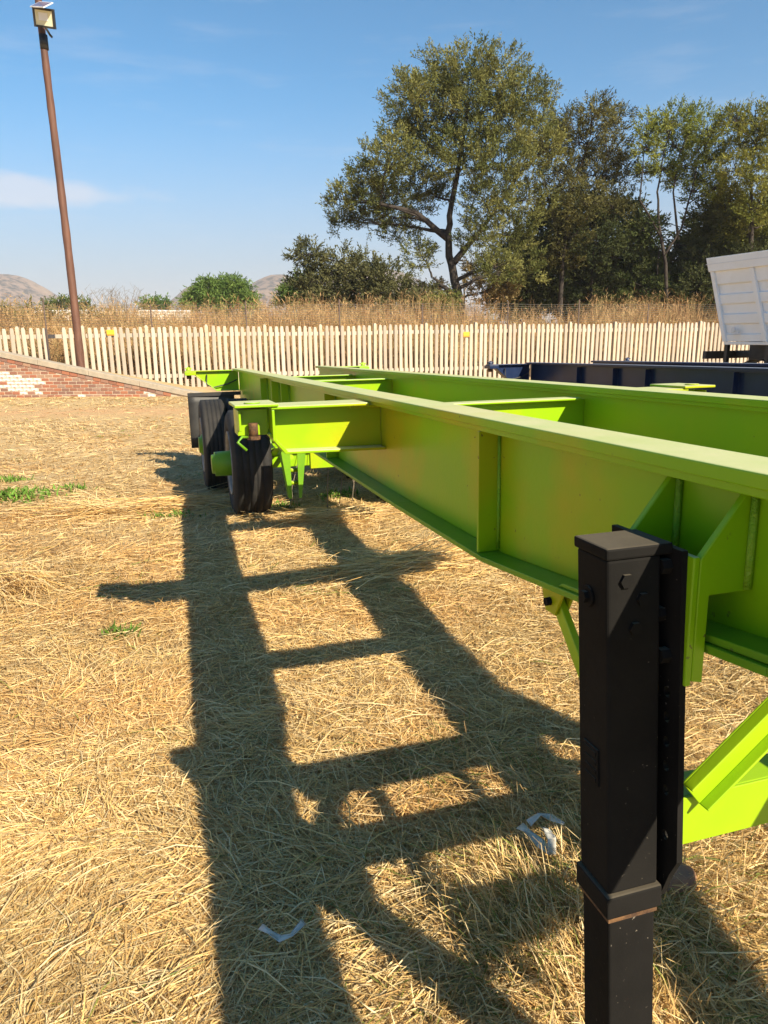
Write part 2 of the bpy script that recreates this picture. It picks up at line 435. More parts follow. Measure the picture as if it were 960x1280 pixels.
def hills():
    def one(peaks, x0, x1, y0, y1, n, seed):
        xs = np.linspace(x0, x1, n); ys = np.linspace(y0, y1, n // 2)
        X, Y = np.meshgrid(xs, ys); Z = np.zeros_like(X)
        for (px, py, h, sx, sy) in peaks: Z = np.maximum(Z, h * np.exp(-(np.abs((X - px) / sx) ** 2.2 + ((Y - py) / sy) ** 2)))
        Z += (vnoise(X, Y, 160, seed) - 0.5) * 22 * np.clip(Z / 60, 0, 1) + (vnoise(X, Y, 45, seed + 1) - 0.5) * 9 * np.clip(Z / 60, 0, 1) + (vnoise(X, Y, 14, seed + 2) - 0.5) * 3.5
        Z -= 6
        v = np.stack([X.ravel(), Y.ravel(), Z.ravel()], 1); i = np.arange(X.size).reshape(X.shape)
        f = np.stack([i[:-1, :-1].ravel(), i[:-1, 1:].ravel(), i[1:, 1:].ravel(), i[1:, :-1].ravel()], 1)
        np_mesh('hill', v, f, M['hill'], kind='structure', smooth=True)
    one([(-790, 1500, 134, 200, 260), (-1050, 1560, 150, 200, 300)], -1500, -350, 1150, 1950, 180, 0)
    one([(-190, 1500, 128, 140, 260), (-40, 1550, 140, 220, 300), (-320, 1490, 118, 150, 220)], -620, 500, 1150, 1950, 180, 3)
hills()

# ------------------------------------------------------------------ trailers
def trailer_matrix(P0, k, slope, roll):
    n = math.hypot(1, k)
    es = Vector((-k / n, 1 / n, slope)).normalized()
    ev = Vector((1 / n, k / n, roll)); ev = (ev - es * ev.dot(es)).normalized()
    ew = ev.cross(es)
    return Matrix(((ev.x, es.x, ew.x, P0.x), (ev.y, es.y, ew.y, P0.y), (ev.z, es.z, ew.z, P0.z), (0, 0, 0, 1)))
RH = 1.45                      # rail reference height over the trailer's own base
GAUGE = 1.04                   # web to web

def beam_bolster(tr, mt, s, wt, tall=0.20, fl=0.115):
    """a cross bolster with both arms outside the rails: x = v, y = s, z = w"""
    L = -0.655
    z = RH + wt
    for sg in (0, 1):
        m = MB()
        def X(v): return v if sg == 0 else GAUGE - v
        def bx(v0, v1, s0, s1, w0, w1):
            a, b_ = sorted((X(v0), X(v1))); m.box(a, b_, s0, s1, w0, w1)
        def sw(poly, s0, s1):
            if sg: poly = [(GAUGE - a, b) for a, b in poly][::-1]
            m.prism(poly, lambda a, b, t: (a, t, b), s0, s1)
        out = -0.51
        # web, top flange, bottom flange with its swept-up outer end
        sw([(out, z - 0.012), (-0.006, z - 0.012), (-0.006, z - tall), (out + 0.06, z - tall + 0.006), (out, z - tall * 0.58)], s - 0.006, s + 0.006)
        bx(out, -0.088, s - fl, s + 0.115, z - 0.012, z)
        bx(-0.16, -0.0062, s - 0.07, s + 0.05, z - 0.026, z - 0.0125)
        sw([(-0.008, z - tall - 0.012), (-0.008, z - tall), (out + 0.065, z - tall + 0.008), (out, z - tall * 0.58 + 0.002), (out - 0.012, z - tall * 0.58 - 0.004), (out + 0.055, z - tall - 0.005)], s - 0.085, s + 0.06)
        arm = m.build('bolster', mt, tr, bevel=0.003)
        # end box that carries the twist lock
        m = MB()
        bx(L + 0.012, out - 0.002, s - 0.012, s + 0.13, z - 0.125, z - 0.014)
        bx(L + 0.012, L + 0.022, s - 0.085, s - 0.0122, z - 0.10, z - 0.014)
        m.build('lock_box', mt, arm, bevel=0.003)
        m = MB(); bx(L - 0.005, out + 0.03, s - 0.125, s + 0.15, z + 0.0004, z + 0.012); m.build('end_plate', mt, arm, bevel=0.003)
        m = MB(); bx(out + 0.002, out + 0.014, s - 0.11, s - 0.0063, z - tall * 0.72, z - 0.0135); m.build('end_rib', mt, arm, bevel=0.003)
        v = X(L + 0.075)
        q = MB(); q.tube([(v, s - 0.05, z + 0.0124), (v, s - 0.05, z + 0.018)], 0.034, 12); q.build('twist_lock', mt, arm, bevel=0.002)
        q = MB(); q.tube([(v, s - 0.04, z - 0.07), (v, s - 0.04, z - 0.125)], 0.020, 10); q.tube([(v, s - 0.04, z - 0.125), (v, s - 0.04, z - 0.14)], 0.028, 6, smooth=False)
        q.build('lock_nut', M['rust'], arm)
        q = MB(); q.tube([(X(L + 0.045), s - 0.075, z - 0.125), (X(L + 0.02), s - 0.10, z - 0.12), (X(L + 0.0), s - 0.11, z - 0.14), (X(L + 0.035), s - 0.115, z - 0.175)], 0.006, 6)
        q.build('lock_handle', M['greenshade'] if mt is M['green'] else mt, arm)

def rear_bolster(tr, mt, s, wt):
    z = RH + wt
    for sg in (0, 1):
        m = MB()
        P = [(-0.53, z - 0.012), (-0.006, z - 0.012), (-0.006, z - 0.25), (-0.29, z - 0.245), (-0.53, z - 0.05)]
        F = [(-0.006, z - 0.262), (-0.006, z - 0.25), (-0.288, z - 0.245), (-0.54, z - 0.045), (-0.55, z - 0.055), (-0.292, z - 0.257)]
        if sg: P = [(GAUGE - a, b) for a, b in P][::-1]; F = [(GAUGE - a, b) for a, b in F][::-1]
        m.prism(P, lambda a, b, t: (a, t, b), s - 0.006, s + 0.006)
        m.prism(F, lambda a, b, t: (a, t, b), s - 0.055, s + 0.055)
        a, b_ = (-0.66, -0.088) if not sg else (GAUGE + 0.088, GAUGE + 0.66)
        m.box(a, b_, s - 0.06, s + 0.06, z - 0.012, z)
        a, b_ = (-0.665, -0.53) if not sg else (GAUGE + 0.53, GAUGE + 0.665)
        m.box(a, b_, s - 0.085, s + 0.085, z - 0.055, z - 0.013)
        o = m.build('rear_bolster', mt, tr, bevel=0.003)
        v = -0.615 if not sg else GAUGE + 0.60
        q = MB(); q.tube([(v, s, z + 0.001), (v, s, z + 0.025), (v, s, z + 0.048)], [0.030, 0.026, 0.010], 12)
        q.box(v - 0.04, v + 0.04, s - 0.022, s + 0.022, z + 0.022, z + 0.036)
        q.build('twist_lock', mt, o, bevel=0.002)
        q = MB(); q.tube([(v, s, z - 0.055), (v, s, z - 0.10)], 0.03, 10); q.build('lock_nut', M['rust'], o)

BOT = [(-1.9, -0.20), (0.10, -0.21), (0.81, -0.275), (1.33, -0.333), (1.86, -0.385), (2.7, -0.392), (4.4, -0.385), (9.42, -0.36)]
def rail(tr, mt, side, stiff, skip_bottom=False):
    """side 0: left rail, web at v = 0; side 1: right rail, web at v = GAUGE"""
    def X(v): return v if side == 0 else GAUGE - v
    def fx(a, b): return tuple(sorted((X(a), X(b))))
    m = MB()
    top = [(BOT[0][0], -0.008), (9.42, -0.008)]
    poly = [(s, w) for s, w in BOT] + top[::-1]
    x0, x1 = fx(-0.005, 0.005)
    m.prism(poly, lambda a, b, t: (t, a, RH + b), x0, x1)
    o = m.build('main_rail', mt, tr, bevel=0.0025)
    m = MB(); x0, x1 = fx(-0.08, 0.05); m.box(x0, x1, BOT[0][0], 9.44, RH - 0.006, RH + 0.02)
    m.build('top_flange', mt, o, bevel=0.003)
    m = MB(); x0, x1 = fx(-0.068, 0.038); m.box(x0, x1, BOT[0][0] + .01, 6.0, RH - 0.022, RH - 0.0062)
    m.build('cover_strip', mt, o, bevel=0.002)
    # bottom flange follows the taper
    m = MB(); x0, x1 = fx(-0.08, 0.08)
    for (s0, w0), (s1, w1) in zip(BOT[:-1], BOT[1:]):
        m.prism([(s0, w0 - 0.016), (s1, w1 - 0.016), (s1, w1), (s0, w0)], lambda a, b, t: (t, a, RH + b), x0, x1)
    m.build('bottom_flange', M['greenshade'] if mt is M['green'] else mt, o, bevel=0.002)
    # doubler plate on the bottom flange at the neck
    m = MB(); x0, x1 = fx(-0.072, -0.006)
    m.prism([(0.2, -0.198), (0.81, -0.258), (1.33, -0.321), (1.42, -0.331), (1.44, -0.3435), (1.33, -0.3325), (0.81, -0.2735), (0.2, -0.215)], lambda a, b, t: (t, a, RH + b), x0, x1)
    m.build('doubler_plate', M['greenshade'] if mt is M['green'] else mt, o, bevel=0.002)
    for s in stiff:
        wb = np.interp(s, [p[0] for p in BOT], [p[1] for p in BOT])
        m = MB(); x0, x1 = fx(-0.072, -0.0055)
        m.box(x0, x1, s - 0.006, s + 0.006, RH + wb + 0.001, RH - 0.0225)
        m.build('stiffener', mt, o, bevel=0.002)
        xa = X(-0.009)
        for d in (-0.011, 0.011):
            m = MB(); m.tube([(xa, s + d, RH + wb + 0.01), (xa, s + d, RH + wb * 0.6), (xa, s + d, RH - 0.03)], 0.0055, 6)
            m.build('weld_bead', M['weld'] if mt is M['green'] else M['navyweld'], o)
    return o

def cross_member(tr, mt, s, w0, w1, fl=0.055):
    m = MB()
    m.box(0.006, GAUGE - 0.006, s - 0.005, s + 0.005, RH + w0 + 0.010, RH + w1 - 0.010)
    m.box(0.052, GAUGE - 0.052, s - fl, s + fl, RH + w1 - 0.010, RH + w1)
    m.box(0.085, GAUGE - 0.085, s - fl, s + fl, RH + w0, RH + w0 + 0.010)
    return m.build('cross_member', mt, tr, bevel=0.0025)

def tyre_mesh(v0, v1, s, wc, r=0.50):
    h = (v1 - v0) / 2; c = (v0 + v1) / 2
    p = []
    n = 4; tw = h * 0.86
    p += [(-h * 0.72, 0.295), (-h * 0.95, 0.34), (-h, 0.40), (-h * 0.97, 0.455), (-tw, r - 0.012)]
    xs = np.linspace(-tw * 0.96, tw * 0.96, n * 2 + 2)
    x = -tw * 0.95
    step = 2 * tw * 0.95 / (n + 1)
    for i in range(n + 1):
        a = x + i * step; b = a + step - 0.008
        p += [(a, r), (b, r)]
        if i < n: p += [(b + 0.0015, r - 0.005), (b + 0.0065, r - 0.005)]
    p += [(tw, r - 0.012), (h * 0.97, 0.455), (h, 0.40), (h * 0.95, 0.34), (h * 0.72, 0.295), (0, 0.285)]
    return MB().lathe_x(p, c, s, wc, 48)

def wheel(tr, mt, s, side, v0, v1, out_hub=0.0, wc=0.0):
    """v0 < v1 measured outward negative for the left side"""
    def X(v): return v if side == 0 else GAUGE - v
    a, b = sorted((X(v0), X(v1)))
    sgn = -1 if side == 0 else 1
    outx = X(v0)
    m = MB()
    # rim: barrel + dished disc
    q = [( -0.0, 0.30), (0.02, 0.285), (0.05, 0.265), (abs(b - a) * 0.5, 0.262), (abs(b - a) * 0.5, 0.10), (abs(b - a) * 0.5 + 0.012, 0.10), (abs(b - a) * 0.5 + .012, 0.27), (abs(b - a) - 0.02, 0.285), (abs(b - a) - 0.012, 0.296), (abs(b-a) * 0.5, 0.283), (0.03, 0.294), (0.008, 0.305)]
    m.lathe_x([(x * -sgn, r) for x, r in q], outx, s, wc, 40)
    rim = m.build('wheel', M['rim'], tr)
    tyre_mesh(a, b, s, wc).build('tyre', M['tyre'], rim)
    L = abs(b - a) * 0.5
    hb = MB()
    e = outx + sgn * out_hub
    i0 = outx - sgn * (L + 0.05)
    hb.tube([(i0, s, wc), (outx + sgn * (out_hub - 0.03), s, wc), (outx + sgn * (out_hub - 0.028), s, wc), (e, s, wc)], [0.13, 0.115, 0.095, 0.088], 24)
    hb.build('hub', M['greenshade'] if mt is M['green'] else mt, rim)
    if out_hub > 0.1:
        for k in range(10):
            t = 2 * math.pi * k / 10
            nb = MB(); nb.tube([(outx - sgn * (L - 0.012), s + 0.155 * math.cos(t), wc + 0.155 * math.sin(t)), (outx - sgn * (L - 0.06), s + 0.155 * math.cos(t), wc + 0.155 * math.sin(t))], 0.016, 6)
            nb.build('wheel_nut', M['rust'], rim)
    return rim

def skeletal_trailer(name, mtx, mt, label, stiff, detail=True):
    base = mtx.copy(); base.translation = mtx.translation - mtx.to_3x3().col[2] * RH
    tr = bpy.data.objects.new(name, None); COL.objects.link(tr); tr.matrix_world = base
    tag(tr, label, 'trailer')
    rail(tr, mt, 0, stiff); rail(tr, mt, 1, stiff)
    beam_bolster(tr, mt, 3.12, -0.008)
    rear_bolster(tr, mt, 9.46, 0.004)
    for s, a, b in ((3.12, -0.20, -0.035), (2.05, -0.34, -0.25), (4.9, -0.33, -0.20), (6.25, -0.28, -0.04), (7.55, -0.28, -0.04), (8.6, -0.30, -0.16), (-1.8, -0.19, -0.03)):
        cross_member(tr, mt, s, a, b, fl=0.055)
    # coupling plate of the nose with its kingpin; unseen, outline cut for its shadow
    m = MB()
    m.prism([(0.46, -0.32), (0.66, -0.32), (0.86, -0.24), (0.86, -0.12), (0.72, -0.08), (0.46, -0.08)], lambda a, b, t: (a, b, RH + t), -0.072, -0.06)
    m.build('coupling_plate', mt, tr, bevel=0.002)
    m = MB(); m.tube([(GAUGE / 2, -0.25, RH - 0.073), (GAUGE / 2, -0.25, RH - 0.20)], 0.025, 12); m.build('kingpin', M['blackmetal'], tr)
    for v in (0.36, 0.70):
        m = MB(); m.box(v - 0.03, v + 0.03, -0.10, 0.88, RH - 0.285, RH - 0.274); m.build('shadow_strip', mt, tr, bevel=0.003)  # unseen strips added for the dark columns in the ground shadow
    # running gear; the ground lies GW below the rails here
    axles = (6.95, 8.30)
    for i, s in enumerate(axles):
        z0 = base @ Vector((0, s, 0)); wc = 0.50 - z0.z + 0.0
        m = MB(); m.box(-0.10, GAUGE + 0.10, s - 0.065, s + 0.065, wc - 0.065, wc + 0.065); m.build('axle', mt, tr, bevel=0.008)
        for side in (0, 1):
            if i == 0: wheel(tr, mt, s, side, -0.395, -0.035, 0.16, wc)
            else:
                wheel(tr, mt, s, side, -0.575, -0.30, 0.03, wc); wheel(tr, mt, s, side, -0.28, -0.02, 0.0, wc)
            X = (lambda v: v) if side == 0 else (lambda v: GAUGE - v)
            # leaf spring pack
            sp = MB()
            for j in range(5):
                ln = 0.52 - j * 0.085
                pts = [(X(0.02), s + ln * t, wc + 0.10 + 0.03 * (1 - t * t) * -1 + 0.05 * t * t + 0.016 * (4 - j) - 0.03) for t in np.linspace(-1, 1, 9)]
                for (p0, p1) in zip(pts[:-1], pts[1:]):
                    sp.quadmesh([(p0[0] - .038, p0[1], p0[2]), (p0[0] + .038, p0[1], p0[2]), (p1[0] + .038, p1[1], p1[2]), (p1[0] - .038, p1[1], p1[2]),
                                 (p0[0] - .038, p0[1], p0[2] + .013), (p0[0] + .038, p0[1], p0[2] + .013), (p1[0] + .038, p1[1], p1[2] + .013), (p1[0] - .038, p1[1], p1[2] + .013)],
                                [(0, 3, 2, 1), (4, 5, 6, 7), (0, 1, 5, 4), (2, 3, 7, 6), (1, 2, 6, 5), (0, 4, 7, 3)])
            sp.build('leaf_spring', mt, tr)
    for s in (5.95, 7.62, 8.98):
        wb = RH + np.interp(s, [p[0] for p in BOT], [p[1] for p in BOT]) - 0.0165
        ln = 0.60 if s < 6 else 0.34
        for side in (0, 1):
            X = (lambda v: v) if side == 0 else (lambda v: GAUGE - v)
            h = None
            for (a0, a1, b0, b1) in ((-0.075, 0.025, 0.005, 0.028), (0.085, 0.185, 0.085, 0.11)):
                m = MB()
                P = [(a0, wb - 0.002), (a1, wb - 0.002), (b1, wb - ln), (b0, wb - ln)]
                P = [(X(a), b) for a, b in P]
                if side: P = P[::-1]
                m.prism(P, lambda a, b, t: (a, t, b), s - 0.05, s - 0.042)
                e = a0 if a0 < 0 else a1; eb = b0 if a0 < 0 else b1
                x0, x1 = sorted((X(e), X(e + (0.008 if a0 < 0 else -0.008)))); x2, x3 = sorted((X(eb), X(eb + (0.008 if a0 < 0 else -0.008))))
                m.quadmesh([(x0, s - 0.0418, wb - 0.002), (x1, s - 0.0418, wb - 0.002), (x1, s + 0.12, wb - 0.002), (x0, s + 0.12, wb - 0.002), (x2, s - 0.0418, wb - ln), (x3, s - 0.0418, wb - ln), (x3, s + 0.05, wb - ln), (x2, s + 0.05, wb - ln)],
                           [(0, 1, 2, 3), (4, 7, 6, 5), (0, 4, 5, 1), (1, 5, 6, 2), (2, 6, 7, 3), (3, 7, 4, 0)])
                h = m.build('spring_hanger', M['greenshade'] if mt is M['green'] else mt, tr, bevel=0.002)
            for dz in (0.62, 0.80):
                m = MB(); m.tube([(X(-0.01), s + 0.03, wb - ln * dz), (X(0.12), s + 0.03, wb - ln * dz)], 0.018, 8); m.build('hanger_pin', mt, tr)
        m = MB(); m.box(0.20, GAUGE - 0.20, s - 0.03, s + 0.03, wb - 0.36, wb - 0.15); m.build('hanger_brace', mt, tr, bevel=0.003)
    # torque rods
    for s in (6.3, 7.7):
        for X in (0.10, GAUGE - 0.10):
            m = MB(); m.tube([(X, s, RH - 0.70), (X, s + 0.62, RH - 0.78)], 0.024, 10); m.build('torque_rod', mt, tr)
    # mud flaps with their steel bars
    for side in (0, 1):
        X = (lambda v: v) if side == 0 else (lambda v: GAUGE - v)
        x0, x1 = sorted((X(-0.66), X(-0.10)))
        m = MB()
        vs = []
        xs = np.linspace(x0, x1, 7); zs = np.linspace(RH - 0.265, RH - 0.93, 7)
        for yy in (0, 0.008):
            for zz in zs:
                for xx in xs: vs.append((xx, 9.18 + yy + 0.012 * math.sin(7 * xx + 3 * zz) + 0.03 * (RH - 0.26 - zz) ** 2, zz))
        fs = []
        for yy in (0, 1):
            for i in range(6):
                for j in range(6):
                    a = yy * 49 + i * 7 + j; q = (a, a + 1, a + 8, a + 7); fs.append(q if yy == 0 else q[::-1])
        for i in range(6):
            for a in ((i, i + 1), (42 + i + 1, 42 + i), ((i + 1) * 7, i * 7), (i * 7 + 6, (i + 1) * 7 + 6)): fs.append((a[0], a[0] + 49, a[1] + 49, a[1]))
        m.quadmesh(vs, fs, True)
        f = m.build('mudflap', M['flap'], tr)
        m = MB(); x0, x1 = sorted((X(-0.66), X(-0.02))); m.box(x0, x1, 9.165, 9.178, RH - 0.30, RH - 0.255); m.build('flap_bar', M['blackmetal'], f)
        m = MB(); m.tube([(X(-0.4), 9.44, RH - 0.05), (X(-0.41), 9.40, RH - 0.17), (X(-0.33), 9.42, RH - 0.21), (X(-0.15), 9.41, RH - 0.17), (X(-0.03), 9.43, RH - 0.12)], 0.008, 6)
        m.build('brake_hose', M['flap'], tr)
    return tr

K, C = 0.30, 0.97
n_ = math.hypot(1, K)
MG = trailer_matrix(Vector((C / n_ ** 2, C * K / n_ ** 2, 1.45)), K, -0.0195, 0.005)
green = skeletal_trailer('skeletal_trailer', MG, M['green'], 'lime green skeletal container trailer standing on black landing legs', (1.905, 4.0, 5.57, 6.08, 6.79))

# landing gear of the green trailer
def landing(tr, side):
    def X(v): return v if side == 0 else GAUGE - v
    zg = RH - 1.43
    def lean(x, y, z):
        d = (RH - 0.1) - z
        return (x + (0.026 * d if side == 0 else 0.012 * d), y - 0.045 * d, z)
    def bx(m, v0, v1, s0, s1, w0, w1):
        a, b = sorted((X(v0), X(v1))); m.box(a, b, s0, s1, RH + w0, RH + w1, lean); return m
    # outer tube is the leg itself
    leg = bx(MB(), -0.257, -0.153, 0.978, 1.072, -0.755, -0.132).build('landing_leg', M['black'], tr, bevel=0.006, seg=3)
    bx(MB(), -0.261, -0.132, 0.974, 1.076, -0.1325, -0.112).build('leg_cap', M['black'], leg, bevel=0.004)
    bx(MB(), -0.263, -0.147, 0.972, 1.078, -0.80, -0.7555).build('leg_collar', M['black'], leg, bevel=0.004)
    bx(MB(), -0.2565, -0.1535, 0.9785, 1.0715, -0.812, -0.8005).build('rust_band', M['rust'], leg)
    bx(MB(), -0.254, -0.156, 0.981, 1.069, -1.395, -0.8125).build('inner_tube', M['black'], leg, bevel=0.005, seg=3)
    bx(MB(), -0.32, -0.09, 0.93, 1.13, -1.425, -1.396).build('foot_plate', M['black'], leg, bevel=0.004)
    # channel between the tube and the mounting plate
    bx(MB(), -0.1525, -0.134, 1.005, 1.06, -0.74, -0.133).build('channel', M['black'], leg, bevel=0.003)
    # mounting plate with a row of bolt holes, bottom cut to a taper
    m = MB()
    sh, e0, e1 = 0.985, 0.952, 1.15
    hr = 0.008
    cuts = [-0.104, -0.17, -0.24, -0.31, -0.375, -0.44, -0.50, -0.56, -0.66, -0.70]
    x0, x1 = sorted((X(-0.133), X(-0.121)))
    def pl(poly): m.prism(poly, lambda a, b, t: lean(t, a, RH + b), x0, x1)
    zs = [-0.385, -0.433, -0.480, -0.527, -0.575, -0.665]
    pl([(e0, -0.122), (e1, -0.122), (e1, -0.36), (e0, -0.36)])
    pl([(sh + 0.012, -0.36), (e1, -0.36), (e1, -0.69), (1.10, -0.80), (sh + 0.012, -0.80)])
    pl([(e0, -0.36), (sh - 0.012, -0.36), (sh - 0.012, -0.74), (e0, -0.70)])
    prev = -0.36
    for z in zs:
        a, b = sh - 0.012, sh + 0.012
        pl([(a, prev), (b, prev), (b, z + 0.012), (a, z + 0.012)])
        N = 5
        for sg in (-1, 1):
            arc = [(sh + sg * hr * math.sin(t), z + hr * 1.25 * math.cos(t)) for t in np.linspace(0, math.pi, 7)]
            xx = sh + sg * 0.012
            pl([(sh, z + 0.012)] + [(p, q) for p, q in arc] + [(sh, z - 0.012), (xx, z - 0.012), (xx, z + 0.012)])
        prev = z - 0.012
    pl([(sh - 0.012, prev), (sh + 0.012, prev), (sh + 0.012, -0.80), (sh - 0.012, -0.74)])
    m.build('mounting_plate', M['black'], leg)
    for (s, w) in ((0.985, -0.155), (1.0, -0.245), (0.985, -0.315), (1.125, -0.15), (1.125, -0.30)):
        m = MB(); a = X(-0.1335); b = X(-0.152)
        m.tube([lean(a, s, RH + w), lean(b, s, RH + w)], 0.014, 6, smooth=False); m.build('bolt', M['black'], leg)
    for (v, w, r) in ((-0.222, -0.17, 0.013), (-0.19, -0.205, 0.012), (-0.205, -0.255, 0.012)):
        m = MB(); m.tube([lean(X(v), 0.979, RH + w), lean(X(v), 0.972, RH + w)], r, 6, smooth=False); m.build('bolt', M['black'], leg)
    m = MB(); m.tube([lean(X(-0.257), 1.035, RH - 0.21), lean(X(-0.262), 1.035, RH - 0.21)], 0.019, 12); m.tube([lean(X(-0.262), 1.035, RH - 0.21), lean(X(-0.270), 1.035, RH - 0.21)], 0.011, 6, smooth=False)
    m.build('crank_boss', M['black'], leg)
    m = MB(); a, b = sorted((X(-0.2575), X(-0.2605)))
    m.box(a, b, 1.005, 1.05, RH - 0.555, RH - 0.485, lean)
    for k in range(4):
        a2, b2 = sorted((X(-0.2604), X(-0.262))); m.box(a2, b2, 1.010, 1.045, RH - 0.55 + k * 0.017, RH - 0.542 + k * 0.017, lean)
    m.build('maker_plate', M['black'], leg)
    # green bracket on the rail
    br = MB()
    for s in (0.942, 1.128):
        a, b = sorted((X(-0.006), X(-0.108)))
        poly = [(-0.0062, -0.0235), (-0.02, -0.0235), (-0.108, -0.135), (-0.108, -0.352), (-0.085, -0.358), (-0.0845, -0.2), (-0.0062, -0.2)]
        if s > 1: poly = [(-0.0062, -0.0235), (-0.02, -0.0235), (-0.108, -0.135), (-0.108, -0.352), (-0.085, -0.358), (-0.0845, -0.26), (-0.0062, -0.26)]
        poly = [(X(p), q) for p, q in poly]
        if side == 1: poly = poly[::-1]
        br.prism(poly, lambda p, q, t: (p, t, RH + q), s - 0.007, s + 0.007)
    a, b = sorted((X(-0.1205), X(-0.1085)))
    br.box(a, b, 0.935, 1.145, RH - 0.36, RH - 0.130)
    br.build('leg_bracket', M['green'], tr, bevel=0.0025)
    m = MB()
    m.tube([(X(-0.012), 0.931, RH - 0.03), (X(-0.012), 0.931, RH - 0.12), (X(-0.012), 0.931, RH - 0.195)], 0.007, 6)
    m.build('weld_bead', M['weld'], tr)
    m = MB(); m.tube([(X(-0.012), 1.117, RH - 0.03), (X(-0.012), 1.117, RH - 0.20)], 0.007, 6)
    m.build('weld_bead', M['weld'], tr)
    # lug under the rail and the strut that runs to the lower leg
    m = MB(); a, b = sorted((X(-0.045), X(-0.035)))
    for d in (0.0, 0.03):
        a, b = sorted((X(-0.055 + d), X(-0.047 + d)))
        m.prism([(1.44, -0.360), (1.55, -0.372), (1.525, -0.435), (1.48, -0.435)], lambda p, q, t: (t, p, RH + q), a, b)
    lug = m.build('strut_lug', M['green'], tr, bevel=0.002)
    m = MB(); m.tube([(X(-0.068), 1.503, RH - 0.405), (X(-0.012), 1.503, RH - 0.405)], 0.011, 8); m.build('bolt', M['black'], lug)
    m = MB(); a, b = sorted((X(-0.0455), X(-0.0265)))
    m.prism([(1.485, -0.39), (1.515, -0.415), (1.115, -0.83), (1.10, -0.79)], lambda p, q, t: (t, p, RH + q), a, b)
    m.build('leg_strut', M['brace'], tr, bevel=0.003)
    return leg
for sd_ in (0, 1): landing(green, sd_)
# cross beam and diagonals between the two legs
m = MB()
m.box(-0.10, GAUGE + 0.10, 0.958, 0.964, RH - 0.695, RH - 0.597)
m.box(-0.10, GAUGE + 0.10, 0.9642, 1.03, RH - 0.603, RH - 0.597)
m.build('leg_brace', M['brace'], green, bevel=0.0015)
for sg in (0, 1):
    X = (lambda v: v) if sg == 0 else (lambda v: GAUGE - v)
    p0, p1 = Vector((-0.078, -0.582)), Vector((0.24, -0.327))
    d = (p1 - p0).normalized(); q = Vector((-d.y, d.x))
    m = MB(); s0 = 0.945 if sg == 0 else 0.972
    def quad(o0, o1, sa, sb):
        poly = [p0 + q * o0, p1 + q * o0, p1 + q * o1, p0 + q * o1]
        poly = [(X(a.x), a.y) for a in poly]
        if sg: poly = poly[::-1]
        m.prism(poly, lambda a, b, t: (a, t, RH + b), sa, sb)
    quad(-0.033, 0.033, s0, s0 + 0.005)
    quad(0.0275, 0.033, s0 - 0.022, s0 - 0.0002)
    quad(-0.033, -0.0275, s0 - 0.022, s0 - 0.0002)
    m.build('leg_brace', M['brace'], green, bevel=0.0015)
m = MB(); m.box(0.086, GAUGE - 0.086, 0.88, 1.0, RH - 0.36, RH - 0.262); m.build('cross_member', M['green'], green, bevel=0.004)

# navy trailer beyond
kb = math.tan(R(20))
nb = math.hypot(1, kb)
_rear = Vector((2.05, 10.2, 1.262))
_es = Vector((-kb / nb, 1 / nb, -0.016)).normalized()
MBm = trailer_matrix(_rear - _es * 9.46, kb, -0.016, 0.0)
navy = skeletal_trailer('skeletal_trailer', MBm, M['navy'], 'dark navy blue skeletal container trailer parked behind the lime green one', (4.6, 5.8, 7.0, 7.55, 8.25))
for d in range(2):
    X = (lambda v: v) if d == 0 else (lambda v: GAUGE - v)
    a, b = sorted((X(-0.25), X(-0.15)))
    g = MB(); g.box(a, b, 1.0, 1.1, RH - 1.44, RH - 0.1); g.box(a - 0.05, b + 0.05, 0.95, 1.15, RH - 1.445, RH - 1.4402)
    a2, b2 = sorted((X(-0.149), X(-0.0055))); g.box(a2, b2, 0.98, 1.12, RH - 0.25, RH - 0.11)
    g.build('landing_leg', M['black'], navy, bevel=0.004)

